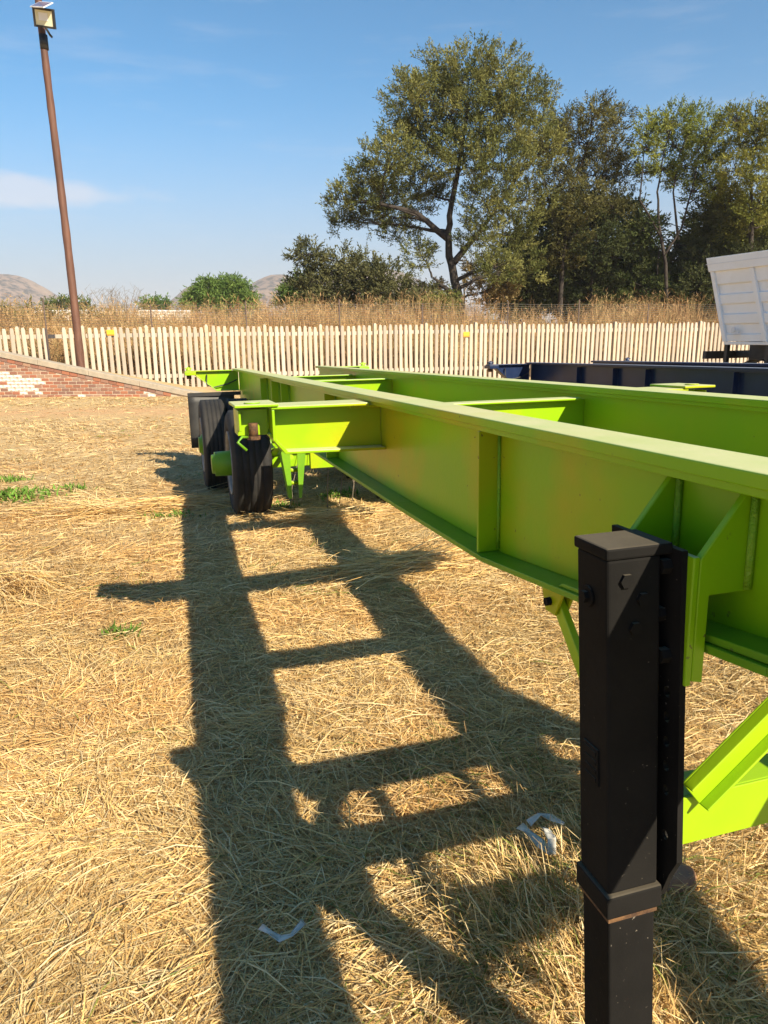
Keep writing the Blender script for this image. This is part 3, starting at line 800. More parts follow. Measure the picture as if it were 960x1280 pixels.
# ------------------------------------------------------------------ white tipper trailer at the right
def tipper():
    kt = 0.36; nn = math.hypot(1, kt)
    base = Vector((6.915, 16.0, 0.0))
    root = empty('tipper_trailer', base, 'white ribbed tipper trailer body on black chassis at the fence', 'tipper trailer', rz=math.atan(kt))
    # local: x right (away), y rear (+) ... toward nose (-)
    T0, B0, TOP, BOTZ = 0.0, -0.62, 3.17, 1.47
    Wd, Ln = 2.45, 7.2
    def ye(z): return T0 + (B0 - T0) * (TOP - z) / (TOP - BOTZ)     # sloping rear edge
    def yn(z): return -Ln + 0.5 * (TOP - z)
    # corrugated side: horizontal bands, alternately proud
    zs = [1.58, 1.72, 1.86, 2.02, 2.18, 2.34, 2.50, 2.66, 2.86]
    m = MB()
    def band(z0, z1, xa, xb): 
        m.quadmesh([(xa, ye(z0), z0), (xa, yn(z0), z0), (xb, yn(z1), z1), (xb, ye(z1), z1)], [(0, 1, 2, 3)])
    for sx, sgn in ((0.0, 1), (Wd, -1)):
        prof = [(1.47, 0.10), (1.60, 0.07)]
        out = 0
        for i, z in enumerate(zs):
            pass
        zz = [(1.47, 0.0), (1.60, 0.0), (1.63, 0.035), (1.80, 0.035), (1.83, 0.0), (2.00, 0.0), (2.03, 0.035), (2.20, 0.035), (2.23, 0.0), (2.40, 0.0), (2.43, 0.035), (2.60, 0.035), (2.63, 0.0), (2.90, 0.0)]
        for (za, da), (zb, db) in zip(zz[:-1], zz[1:]): band(za, zb, sx + sgn * da, sx + sgn * db)
    # tailgate, headboard, floor
    m.quadmesh([(0, ye(BOTZ), BOTZ), (Wd, ye(BOTZ), BOTZ), (Wd, ye(2.88), 2.88), (0, ye(2.88), 2.88)], [(0, 1, 2, 3)])
    m.quadmesh([(0, yn(BOTZ), BOTZ), (Wd, yn(BOTZ), BOTZ), (Wd, yn(2.88), 2.88), (0, yn(2.88), 2.88)], [(0, 3, 2, 1)])
    m.quadmesh([(0, ye(BOTZ), BOTZ), (Wd, ye(BOTZ), BOTZ), (Wd, yn(BOTZ), BOTZ), (0, yn(BOTZ), BOTZ)], [(0, 3, 2, 1)])
    body = m.build('tipper_body', M['white'], root)
    for xa, xb in ((-0.05, 0.05), (Wd - 0.05, Wd + 0.05)):
        m = MB(); m.prism([(T0 + 0.03, TOP), (ye(2.885) + 0.03, 2.885), (yn(2.885) - 0.03, 2.885), (-Ln - 0.03, TOP)], lambda a, b, t: (t, a, b), xa, xb)
        m.build('top_rail', M['white'], body, bevel=0.012)
    m = MB()
    for xa, xb in ((-0.058, -0.0505),): m.prism([(T0 + 0.01, 3.045), (T0 + 0.008, 3.035), (-Ln, 3.035), (-Ln, 3.045)], lambda a, b, t: (t, a, b), xa, xb)
    m.build('rope_rail', M['alu'], body)
    for y in (0.0, -1.02, -2.04, -3.06, -4.08, -5.1, -6.1):
        m = MB()
        m.prism([(ye(2.884) + y, 2.884), (ye(1.46) + y, 1.46), (ye(1.46) + y - 0.10, 1.46), (ye(2.884) + y - 0.10, 2.884)], lambda a, b, t: (t, a, b), -0.035, 0.034)
        m.build('side_rib', M['white'], body, bevel=0.008)
    m = MB(); m.tube([(-0.05, ye(1.66) - 0.36, 1.70), (-0.075, ye(1.66) - 0.36, 1.70)], 0.05, 12); m.box(-0.06, -0.035, ye(1.66) - 0.50, ye(1.66) - 0.30, 1.62, 1.66)
    m.build('hinge_boss', M['alu'], body)
    m = MB(); m.box(-0.02, Wd + 0.02, yn(1.46), ye(1.46) - 0.02, 1.40, 1.458); m.build('sill_beam', M['white'], body, bevel=0.008)
    # chassis
    for x in (0.72, 1.65):
        m = MB(); m.box(x, x + 0.10, -6.6, -0.62, 1.06, 1.398); m.build('chassis_rail', M['blackmetal'], root, bevel=0.006)
    for y in (-0.8, -2.4, -4.2, -6.0):
        m = MB(); m.box(0.822, 1.648, y - 0.05, y + 0.05, 1.12, 1.34); m.build('cross_member', M['blackmetal'], root)
    m = MB(); m.box(-0.05, Wd + 0.05, -0.22, -0.12, 1.10, 1.26)
    for x in (0.76, 1.60): m.box(x, x + 0.10, -0.62, -0.2205, 1.14, 1.24)
    m.build('bumper_bar', M['blackmetal'], root, bevel=0.006)
    for y in (-0.68, -1.72):
        m = MB(); m.box(0.02, 0.10, y - 0.04, y + 0.04, 0.7, 1.398); m.build('guard_post', M['blackmetal'], root)
    for s in (-1.5, -2.75, -4.0):
        m = MB(); m.box(0.3, Wd - 0.3, s - 0.06, s + 0.06, 0.46, 0.58); m.build('axle', M['blackmetal'], root)
        for x0, x1 in ((0.02, 0.32), (Wd - 0.32, Wd - 0.02)):
            r_ = MB().lathe_x([(0.10, 0.30), (0.10, 0.05), (0.14, 0.05), (0.14, 0.30)], x0, s, 0.52, 28).build('wheel', M['rim'], root)
            tyre_mesh(x0, x1, s, 0.52).build('tyre', M['tyre'], r_)
    for x in (0.70, 1.62):
        m = MB(); m.box(x, x + 0.12, -6.3, -6.18, 0.0, 1.06); m.build('support_leg', M['blackmetal'], root)
    for s in (-1.5, -2.75, -4.0):
        m = MB()
        pts = [(0.17, s + 0.60 * math.cos(a), 0.52 + 0.60 * math.sin(a)) for a in np.linspace(R(15), R(165), 11)]
        for p0, p1 in zip(pts[:-1], pts[1:]):
            m.quadmesh([(0.0, p0[1], p0[2]), (0.36, p0[1], p0[2]), (0.36, p1[1], p1[2]), (0.0, p1[1], p1[2]), (0.0, p0[1], p0[2] + .01), (0.36, p0[1], p0[2] + .01), (0.36, p1[1], p1[2] + .01), (0.0, p1[1], p1[2] + .01)],
                       [(0, 3, 2, 1), (4, 5, 6, 7), (0, 1, 5, 4), (2, 3, 7, 6), (1, 2, 6, 5), (0, 4, 7, 3)])
        m.build('mudguard', M['flap'], root)
tipper()

# ------------------------------------------------------------------ palisade fence
def palisade():
    root = empty('palisade_fence', (float(FP[0]), float(FP[1]), 0.0), 'cream concrete palisade fence along the back of the yard', 'fence', rz=FPHI)
    # local x runs along the fence, y away from the camera
    def slat_mesh(h=2.06, w=0.122, lean=0.0):
        m = MB()
        p = [(-w / 2, -0.05), (w / 2, -0.05), (w / 2, h - 0.10), (w / 2 - 0.018, h), (-w / 2 + 0.018, h), (-w / 2, h - 0.10)]
        p2 = [(a * 0.72, b) for a, b in p]
        n = len(p)
        vs = [(a, -0.022, b) for a, b in p] + [(a, 0.022, b) for a, b in p] + [(a * 0.66, -0.034, min(b, h - 0.02)) for a, b in p]
        fs = [tuple(range(2 * n, 3 * n))] + [(i, (i + 1) % n, 2 * n + (i + 1) % n, 2 * n + i) for i in range(n)] + [tuple(range(2 * n - 1, n - 1, -1))] + [((i + 1) % n, i, n + i, n + (i + 1) % n) for i in range(n)]
        m.quadmesh(vs, fs)
        return m
    x0, x1, sp = -18.2, 13.4, 0.2
    n = int((x1 - x0) / sp)
    proto = None
    per = 10
    rr = random.Random(3)
    for i in range(n):
        x = x0 + i * sp
        px = FP[0] + FD[0] * x; py = FP[1] + FD[1] * x
        gzv = float(gz(px, py)) - 0.02
        if i % per == 0: continue
        if i in (15, 16): continue
        if proto is None:
            proto = slat_mesh().build('slat', M['concrete'], root); o = proto
        else:
            o = proto.copy(); COL.objects.link(o); o.parent = root
        o.location = (x + rr.uniform(-0.006, 0.006), rr.uniform(-0.006, 0.006), gzv + rr.uniform(-0.022, 0.022))
        o.rotation_euler = (rr.uniform(-0.008, 0.008), rr.gauss(0, 0.007), rr.uniform(-0.12, 0.12))
    pp = None; rp = None
    k = 0
    for i in range(0, n + 1, per):
        x = x0 + i * sp
        gzv = float(gz(FP[0] + FD[0] * x, FP[1] + FD[1] * x)) - 0.02
        if pp is None:
            m = MB()
            p = [(-0.055, -0.06), (0.055, -0.06), (0.055, 0.08), (-0.055, 0.08)]
            m.box(-0.055, 0.055, -0.05, 0.09, -0.1, 2.06)
            m.quadmesh([(-0.055, -0.05, 2.06), (0.055, -0.05, 2.06), (0.055, 0.09, 2.06), (-0.055, 0.09, 2.06), (-0.03, -0.02, 2.13), (0.03, -0.02, 2.13), (0.03, 0.05, 2.13), (-0.03, 0.05, 2.13)],
                       [(0, 1, 5, 4), (1, 2, 6, 5), (2, 3, 7, 6), (3, 0, 4, 7), (4, 5, 6, 7)])
            pp = m.build('post', M['concpost'], root); o = pp
        else:
            o = pp.copy(); COL.objects.link(o); o.parent = root
        o.location = (x, 0, gzv); o.rotation_euler = (0, rr.uniform(-0.012, 0.012), 0)
        for zc in (1.80, 0.42):
            if rp is None:
                m = MB(); m.box(-0.95, 0.95, 0.026, 0.085, -0.065, 0.065); rp = m.build('rail', M['concrete'], root, bevel=0.006); o = rp
            else:
                o = rp.copy(); COL.objects.link(o); o.parent = root
            o.location = (x + 1.0, 0.0, gzv + zc)
    return root
palisade()

def fx(px, off=0.0):
    """point on the fence line seen at picture column px, moved OFF behind it"""
    d = ray(px, 420); dx, dy = d.x, d.y
    A = np.array([[dx, -FD[0]], [dy, -FD[1]]]); t, u = np.linalg.solve(A, FP + FN * off)
    return Vector((dx * t, dy * t, 0.0)), u

def electric_fence():
    p0, _ = fx(60, 0.25)
    root = empty('wire_fence', (0, 0, 0), 'thin wire fence on rusty brown steel posts behind the palisade', 'fence')
    pts = []
    for i, px in enumerate((-60, 59, 191, 309, 425, 528, 634, 722, 808, 905, 1010)):
        q, u = fx(px, 0.22 if px != 59 else -0.12)
        z = float(gz(q.x, q.y))
        m = MB(); m.tube([(q.x, q.y, -0.1), (q.x, q.y, z + 2.9 + 0.1 * math.sin(i * 2.1))], 0.024, 8)
        m.build('post', M['steelpost'], root)
        q2, _ = fx(px, 0.22); pts.append((q2.x, q2.y, z))
    for k in range(9):
        m = MB(); line = []
        for (a, b) in zip(pts[:-1], pts[1:]):
            for t in np.linspace(0, 1, 6)[:-1]:
                line.append((a[0] + (b[0] - a[0]) * t, a[1] + (b[1] - a[1]) * t, a[2] + (b[2] - a[2]) * t + 2.15 + 0.082 * k - 0.03 * math.sin(math.pi * t)))
        m.tube(line, 0.0045, 4, cap=False)
        m.build('wire', M['wire'], root)
electric_fence()
for px, py, lab in ((138.5, 416, 'small yellow warning sign on the fence right of the wooden pole'), (583, 418, 'small yellow warning sign on the fence above the navy trailer tip')):
    q, u = fx(px, -0.06)
    z = CAMH + (420 + (480 - px) * 0.012 - py) / 930 * q.y
    r_ = empty('warning_sign', (q.x, q.y, z), lab, 'sign', 'yellow warning signs on the fence', rz=FPHI)
    m = MB(); m.box(-0.12, 0.12, -0.006, 0.0, -0.09, 0.09); pl = m.build('plate', M['yellow'], r_, bevel=0.002)
    m = MB(); m.box(-0.11, 0.11, -0.0085, -0.0065, -0.082, -0.035)
    m.build('print_band', M['orange'], r_)

# ------------------------------------------------------------------ brick ramp wall
def brick_wall():
    A = Vector((-14.6, 21.95, 0)); Bp = Vector((-5.0, 21.28, 0))
    d = (Bp - A).normalized(); ang = math.atan2(d.y, d.x); L = (Bp - A).length
    root = empty('brick_wall', A, 'low red brick ramp wall sloping down with patchy white paint', 'wall', rz=ang)
    xr = 3.12                                # local x of picture column 0
    def top(x): return 1.40 - 0.212 * (x - xr) - 0.16     # underside of the coping
    # mortar core
    m = MB()
    m.prism([(0, -0.1), (L, -0.1), (L, max(0.0, top(L))), (0, top(0))], lambda a, b, t: (a, t, b), 0.0, 0.30)
    m.build('mortar_core', M['mortar'], root)
    CH, BL, G = 0.098, 0.236, 0.023
    rr = random.Random(5)
    def clip(poly, f):
        out = []
        for i in range(len(poly)):
            p, q = poly[i], poly[(i + 1) % len(poly)]
            a, b = f(p), f(q)
            if a >= 0: out.append(p)
            if a * b < 0:
                t = a / (a - b); out.append((p[0] + (q[0] - p[0]) * t, p[1] + (q[1] - p[1]) * t))
        return out
    full = {}
    zl = 0.0; row = 0; cnt = 0
    small = MB()
    while zl < top(2.2):
        x = 2.3 + (0.118 if row % 2 else 0.0)
        while x < L:
            x0, x1, z0, z1 = x, min(x + BL - G, L), zl, zl + CH - G
            x += BL
            if z0 > top(x0) - 0.125: break
            lim = lambda p: (top(p[0]) - 0.125) - p[1]
            poly = clip([(x0, z0), (x1, z0), (x1, z1), (x0, z1)], lim)
            if len(poly) < 3: continue
            area = 0.5 * abs(sum(poly[i][0] * poly[(i + 1) % len(poly)][1] - poly[(i + 1) % len(poly)][0] * poly[i][1] for i in range(len(poly))))
            if area < 0.002: continue
            proud = 0.010 + rr.uniform(-0.004, 0.006)
            cx, cz = (x0 + x1) / 2, (z0 + z1) / 2
            # white paint left on one patch of the wall, and a few stray bricks
            ex = (cx - 3.5 - 1.2 * (0.6 - cz)) / 0.95; ez = (cz - 0.46) / 0.36
            pw = ex * ex + ez * ez
            white = pw < 1.35 and rr.random() < 0.95 - 0.62 * pw or (cz < 0.22 and rr.random() < 0.18 and cx > 5.2 and cx < 8.6)
            mt = M['whitebrick'] if white else M['brick']
            whole = len(poly) == 4 and abs(z1 - z0 - (CH - G)) < 1e-6 and abs((x1 - x0) - (BL - G)) < 1e-6 and abs(area - (BL - G) * (CH - G)) < 1e-6
            key = (white, whole)
            if whole and key in full:
                o = full[key].copy(); COL.objects.link(o); o.parent = root
            else:
                pc = [(a - cx, b - cz) for a, b in poly]
                m = MB(); m.prism(pc, lambda a, b, t: (a, t, b), -0.0, 0.06)
                o = m.build('brick', mt, root)
                if whole: full[key] = o
            o.location = (cx, -proud, cz + rr.uniform(-0.002, 0.002)); o.rotation_euler = (0, rr.uniform(-0.012, 0.012), 0)
            cnt += 1
        zl += CH; row += 1
    # soldier course under the coping
    sl = math.atan(0.212); x = 2.3; so_ = None
    while x < L - 0.3:
        zc = top(x) - 0.058 / math.cos(sl)
        if zc - 0.05 < 0: break
        if so_ is None:
            m = MB(); m.box(-0.111, 0.111, 0.0, 0.07, -0.046, 0.046); so_ = m.build('brick', M['brick'], root); o = so_
        else:
            o = so_.copy(); COL.objects.link(o); o.parent = root
        o.location = (x, -0.022 + rr.uniform(-0.004, 0.004), zc); o.rotation_euler = (0, sl + rr.uniform(-0.015, 0.015), 0)
        x += 0.236 * math.cos(sl)
    # coping slabs
    x = 0.0; i = 0
    while x < L - 0.05:
        x1 = min(x + 1.5, L)
        za, zb = top(x) + 0.002, top(x1 - 0.008) + 0.002
        m = MB(); m.prism([(x, za), (x1 - 0.008, zb), (x1 - 0.008, zb + 0.16), (x, za + 0.16)], lambda a, b, t: (a, t, b), -0.05, 0.34)
        m.build('coping_slab', M['coping'], root, bevel=0.012); x = x1
    return root, A, d, top, L
_root, _A, _d, _top, _L = brick_wall()
# earth ramp behind the wall
m = MB()
nrm = Vector((-_d.y, _d.x, 0))
def rp(a, b, t):
    q = _A + _d * a + nrm * t; return (q.x, q.y, b)
m.prism([(0, -0.3), (_L, -0.3), (_L, -0.1), (0, _top(0) - 0.25)], rp, 0.345, 2.2)
m.build('ramp', M['ground'], kind='structure')

# ------------------------------------------------------------------ pole with floodlight
def light_pole():
    b = atY(100, 447, 22.5); x, y = b.x, b.y
    root = empty('light_pole', (x, y, 0.0), 'tall wooden pole carrying a floodlight and a small solar panel', 'light pole')
    zt = 11.4; ln = -0.05
    m = MB(); pts = []; rad = []
    for i in range(25):
        t = i / 24
        pts.append((0.05 * math.sin(t * 5) * 0.4 + ln * t, 0.0, -0.1 + (zt + 0.1) * t)); rad.append(0.122 - 0.032 * t + 0.006 * math.sin(i * 2.7))
    m.tube(pts, rad, 14); m.build('pole', M['pole'], root)
    c = atY(55, 22.5, y - 0.45); lz = c.z; lx = c.x - x
    ti = R(22)
    f = bpy.data.objects.new('tmp', None)
    def tf(px, py, pz, cx=lx, cy=-0.45, cz=lz, tilt=ti, yaw=R(8), rollv=R(5)):
        v = Vector((px, py, pz)); v.rotate(Matrix.Rotation(rollv, 3, 'Y')); v.rotate(Matrix.Rotation(tilt, 3, 'X')); v.rotate(Matrix.Rotation(yaw, 3, 'Z'))
        return (v.x + cx, v.y + cy, v.z + cz)
    bpy.data.objects.remove(f)
    m = MB(); w, h = 0.27, 0.225
    for bx in ((-w, w, 0.0, 0.10, -h, h),): m.box(*bx, fn=tf)
    m.box(-w, w, -0.03, -0.0005, -h, -h + 0.05, fn=tf); m.box(-w, w, -0.03, -0.0005, h - 0.05, h, fn=tf)
    m.box(-w, -w + 0.05, -0.03, -0.0005, -h + 0.0505, h - 0.0505, fn=tf); m.box(w - 0.05, w, -0.03, -0.0005, -h + 0.0505, h - 0.0505, fn=tf)
    for k in range(7): m.box(-w + 0.06 + k * 0.065, -w + 0.07 + k * 0.065, 0.1005, 0.14, -h + 0.05, h - 0.05, fn=tf)
    fl = m.build('floodlight', M['blackmetal'], root)
    m = MB(); m.box(-w + 0.052, w - 0.052, -0.012, -0.004, -h + 0.052, h - 0.052, fn=tf); m.build('lens', M['lampglass'], fl)
    m = MB(); m.box(-0.13, 0.10, -0.018, -0.0125, -0.06, 0.12, fn=tf); m.build('led_board', M['alu'], fl)
    m = MB(); m.tube([(lx, -0.40, lz - 0.22), (lx + 0.02, -0.22, lz - 0.32), (lx + 0.03, -0.13, lz - 0.34)], 0.03, 8)
    m.tube([(0.0 + ln * .85, 0, lz - 0.60), (0.0 + ln * .86, 0, lz - 0.24)], 0.112, 14)
    m.build('bracket', M['blackmetal'], root)
    c2 = atY(53, 7, y - 0.55)
    def ts(px, py, pz): return tf(px, py, pz, c2.x - x, -0.60, c2.z, R(-52), R(-14), R(24))
    m = MB(); m.box(-0.30, 0.30, -0.012, 0.012, -0.17, 0.17, fn=ts); sp = m.build('solar_panel', M['alu'], root)
    for i in range(4):
        for j in range(2):
            m = MB(); m.box(-0.275 + i * 0.139, -0.142 + i * 0.139, -0.015, -0.0125, -0.148 + j * 0.15, -0.004 + j * 0.15, fn=ts); m.build('cell', M['solar'], sp)
    m = MB(); m.tube([(c2.x - x, -0.57, c2.z), (-0.04, -0.05, c2.z - 0.05)], 0.02, 6); m.build('panel_arm', M['blackmetal'], root)
light_pole()

# ------------------------------------------------------------------ foliage
def unit(v): return v / np.maximum(1e-9, np.linalg.norm(v, axis=1, keepdims=True))
def ribbons(P, D, Wv, L, Wd, tint):
    """leaf quads: P root, D unit dir, Wv unit side, L length, Wd width"""
    n = len(P); h = (Wd / 2)[:, None] * Wv; e = P + D * L[:, None]; mid = P + D * (L * 0.5)[:, None]
    v = np.empty((n, 4, 3)); v[:, 0] = P; v[:, 1] = mid - h; v[:, 2] = e; v[:, 3] = mid + h
    return v.reshape(-1, 3), np.arange(n * 4).reshape(n, 4), np.repeat(tint, 4, 0)

def foliage_tree(name, label, cat, base, trunk, lobes, leaf=(0.17, 0.047), dens=1.0, pal=((0.10, 0.12, 0.03), (0.15, 0.15, 0.05)), group=None,
                 bark='bark', r0=0.22, up=0.5, seed=0, twigs=10, droop=0.0, spread=0.35, limb=True, stems=None):
    rg = np.random.default_rng(100 + seed); rr = random.Random(seed + 9)
    bx, by = base; bz = float(gz(bx, by)) - 0.15
    root = empty(name, (bx, by, bz), label, cat, group)
    O_ = np.array([bx, by, bz])
    tm = MB()
    tp = [Vector((0, 0, 0))] + [Vector(p) - Vector(O_) for p in trunk]
    # smooth trunk
    pts = []
    for i in range(len(tp) - 1):
        for t in np.linspace(0, 1, 5)[:-1]: pts.append(tp[i].lerp(tp[i + 1], t) + Vector((rr.uniform(-1, 1), rr.uniform(-1, 1), 0)) * r0 * 0.15)
    pts.append(tp[-1])
    N = len(pts); rad = [r0 * (1 - 0.75 * i / (N - 1)) for i in range(N)]
    tm.tube(pts, rad, 9)
    for st in (stems or []):
        sp = [Vector(p) - Vector(O_) for p in st]
        q = []
        for i in range(len(sp) - 1):
            for t in np.linspace(0, 1, 4)[:-1]: q.append(sp[i].lerp(sp[i + 1], t) + Vector((rr.uniform(-1, 1), rr.uniform(-1, 1), 0)) * r0 * 0.2)
        q.append(sp[-1]); tm.tube(q, [r0 * 0.62 * (1 - 0.7 * i / (len(q) - 1)) for i in range(len(q))], 7); pts = pts + q[len(q) // 3:]
    tips = []
    V, F, T = [], [], []
    off = 0
    for (cx, cy, cz, rx, ry, rz) in lobes:
        c = Vector((cx, cy, cz)) - Vector(O_)
        if limb:
            # limb leaves the trunk below the lobe
            cand = [p for p in pts if p.z < c.z - 0.15 * abs(c.x - p.x)] or pts[:1]
            a = min(cand, key=lambda p: (p - c).length)
            k = pts.index(a); ra = max(0.03, (rad[k] if k < N else r0 * 0.4) * 0.5)
            mid = a.lerp(c, 0.5) + Vector((rr.uniform(-.3, .3), rr.uniform(-.3, .3), rr.uniform(-0.1, 0.4) * (c - a).length * 0.3))
            q = []
            for t in np.linspace(0, 1, 7): q.append(a * (1 - t) ** 2 + mid * 2 * t * (1 - t) + c * t * t + Vector((rr.uniform(-1, 1), rr.uniform(-1, 1), rr.uniform(-1, 1))) * 0.06)
            tm.tube(q, [ra * (1 - 0.72 * t) for t in np.linspace(0, 1, 7)], 6, cap=False)
            for _ in range(twigs):
                u = Vector(rg.normal(size=3)); u.normalize(); u.z = u.z * 0.8 + 0.25
                e = c + Vector((u.x * rx, u.y * ry, u.z * rz)) * rr.uniform(0.6, 1.0)
                s = q[rr.choice((3, 4, 5, 6))]
                mm = s.lerp(e, 0.5) + Vector((rr.uniform(-1, 1), rr.uniform(-1, 1), rr.uniform(-1, 1))) * 0.12 * rx
                tm.tube([s, mm, e], [0.028, 0.018, 0.006], 4, cap=False)
        nsp = int(dens * 215 * (rx * rz + rx * ry + ry * rz) / 3 + 20)
        u = unit(rg.normal(size=(nsp, 3))); r = rg.random(nsp) ** 0.42
        # break the lobe surface up: uneven outline
        ph = rg.random(3) * 6
        bump = 1 + 0.22 * np.sin(5 * u[:, 0] + ph[0]) * np.sin(4 * u[:, 2] + ph[1]) + 0.14 * np.sin(9 * u[:, 1] + ph[2]) + 0.16 * (rg.random(nsp) ** 4)
        S = np.array([c.x, c.y, c.z]) + u * (r * bump)[:, None] * np.array([rx, ry, rz])
        # clumping: pull sprays to a set of clump centres
        ncl = max(4, nsp // 16)
        cl = S[rg.integers(0, nsp, ncl)]
        S = S + (cl[rg.integers(0, ncl, nsp)] - S) * 0.0
        near = ((S[:, None, :] - cl[None, :, :]) ** 2).sum(2).argmin(1)
        S = S + (cl[near] - S) * 0.42
        outw = unit(u * np.array([1, 1, 0.6]) + np.array([0, 0, up]) + rg.normal(size=(nsp, 3)) * 0.25)
        m_ = 9
        n = nsp * m_
        si = np.repeat(np.arange(nsp), m_)
        tt = np.tile(np.linspace(0, 1, m_), nsp)
        sl = np.repeat(leaf[0] * rg.uniform(1.3, 2.8, nsp), m_)
        P = S[si] + outw[si] * (tt * sl)[:, None]
        P[:, 2] -= droop * (tt * sl) ** 2
        D = unit(outw[si] * 0.8 + rg.normal(size=(n, 3)) * 0.55 + np.array([0, 0, -droop * 0.8]))
        Wv = unit(np.cross(D, rg.normal(size=(n, 3))))
        a, b = np.array(pal[0]), np.array(pal[1])
        clt = rg.random(ncl)[near][si]
        mixv = np.clip(0.75 * clt + 0.25 * rg.random(n), 0, 1)[:, None]
        tint = (a * (1 - mixv) + b * mixv) * rg.uniform(0.8, 1.2, (n, 1))
        v, f, t = ribbons(P, D, Wv, leaf[0] * rg.uniform(0.6, 1.25, n), leaf[1] * rg.uniform(0.7, 1.3, n), tint)
        V.append(v); F.append(f + off); T.append(t); off += len(v)
    tm.build('trunk', M[bark], root)
    np_mesh('crown', np.concatenate(V), np.concatenate(F), M['leaf'], np.concatenate(T), parent=root)
    return root

def lobes_px(lst, Y, seed, dy=1.6, flat=1.0):
    rr = random.Random(seed); out = []
    for (px, py, r) in lst:
        y = Y + rr.uniform(-dy, dy); c = atY(px, py, y); s = y / 900.0
        out.append((c.x, c.y, c.z, r * s, r * s * rr.uniform(0.85, 1.2), r * s * 0.85 * flat))
    return out
OL = ((0.085, 0.095, 0.028), (0.21, 0.195, 0.062))
# 1: the big thorn tree
Y = 40
foliage_tree('thorn_tree', 'tallest thorn tree, broad olive crown over a dark leaning trunk', 'tree', (atY(583, 405, Y).x, Y),
    [atY(578, 400, Y), atY(568, 350, Y), atY(560, 310, Y), atY(562, 270, Y - .3), atY(575, 200, Y), atY(585, 130, Y + .3)],
    lobes_px([(515, 118, 30), (545, 98, 34), (585, 92, 36), (625, 96, 34), (655, 118, 32), (672, 150, 26), (540, 140, 42), (585, 140, 44), (630, 150, 42), (505, 160, 28),
              (490, 195, 32), (530, 190, 42), (580, 195, 44), (628, 200, 42), (668, 195, 30), (468, 215, 28), (448, 240, 26), (425, 252, 20), (430, 275, 20), (485, 245, 34), (525, 240, 36), (610, 250, 36), (655, 250, 34),
              (465, 270, 24), (500, 285, 26), (595, 295, 28), (640, 295, 32), (525, 320, 22), (620, 335, 28), (655, 335, 26), (690, 180, 18)], Y, 1, 1.8),
    pal=((0.070, 0.088, 0.024), (0.235, 0.225, 0.070)), r0=0.30, seed=1, twigs=7, dens=1.15, up=0.7,
    stems=[[atY(574, 375, Y), atY(556, 360, Y - .2), atY(541, 347, Y - .3)], [atY(566, 330, Y), atY(600, 290, Y + .4), atY(640, 230, Y)], [atY(562, 300, Y), atY(520, 265, Y - .5), atY(450, 250, Y - .8)]])
# 2, 3, 4
Y = 42
foliage_tree('thorn_tree', 'brown-green thorn tree with a thin dead-looking top beside the tallest', 'tree', (atY(700, 400, Y).x, Y),
    [atY(702, 350, Y), atY(706, 300, Y), atY(712, 250, Y), atY(735, 180, Y)],
    lobes_px([(705, 155, 20), (745, 142, 24), (768, 152, 20), (690, 175, 22), (725, 180, 28), (762, 185, 26), (700, 215, 28), (740, 218, 30), (775, 215, 24), (690, 250, 26), (730, 255, 28), (765, 258, 24), (715, 290, 26), (700, 320, 24)], Y, 2, 1.6),
    pal=((0.060, 0.062, 0.022), (0.17, 0.155, 0.05)), dens=1.15, r0=0.16, seed=2, twigs=9,
    stems=[[atY(704, 330, Y), atY(690, 270, Y), atY(680, 220, Y)], [atY(706, 310, Y), atY(735, 270, Y), atY(760, 210, Y)]])
Y = 41
foliage_tree('thorn_tree', 'slim thorn tree with bare forked stems and a feathery light crown', 'tree', (atY(838, 395, Y).x, Y),
    [atY(832, 330, Y), atY(824, 280, Y), atY(822, 240, Y), atY(830, 190, Y)],
    lobes_px([(812, 160, 18), (838, 152, 22), (868, 150, 22), (888, 165, 18), (808, 185, 16), (840, 180, 24), (872, 185, 24), (892, 200, 16), (858, 210, 22), (828, 212, 16), (884, 225, 18), (806, 215, 12), (895, 235, 18), (870, 240, 16), (845, 225, 14)], Y, 3, 1.4),
    pal=((0.12, 0.15, 0.025), (0.27, 0.28, 0.055)), dens=1.05, r0=0.115, seed=3, twigs=10,
    stems=[[atY(828, 300, Y), atY(800, 250, Y), atY(805, 190, Y)], [atY(830, 320, Y), atY(852, 285, Y), atY(864, 240, Y), atY(875, 195, Y)], [atY(848, 300, Y), atY(842, 240, Y), atY(850, 190, Y)]])
Y = 40
foliage_tree('thorn_tree', 'thorn tree at the right edge rising above the white tipper', 'tree', (atY(938, 395, Y).x, Y),
    [atY(938, 330, Y), atY(940, 270, Y), atY(938, 220, Y), atY(945, 180, Y)],
    lobes_px([(915, 152, 20), (945, 150, 24), (975, 155, 24), (925, 180, 24), (955, 185, 26), (985, 195, 26), (920, 212, 22), (950, 220, 26), (980, 235, 26), (912, 250, 22), (945, 260, 26), (975, 275, 26), (925, 290, 24)], Y, 4, 1.6),
    pal=((0.11, 0.13, 0.025), (0.25, 0.24, 0.05)), dens=1.1, r0=0.16, seed=4, twigs=8)
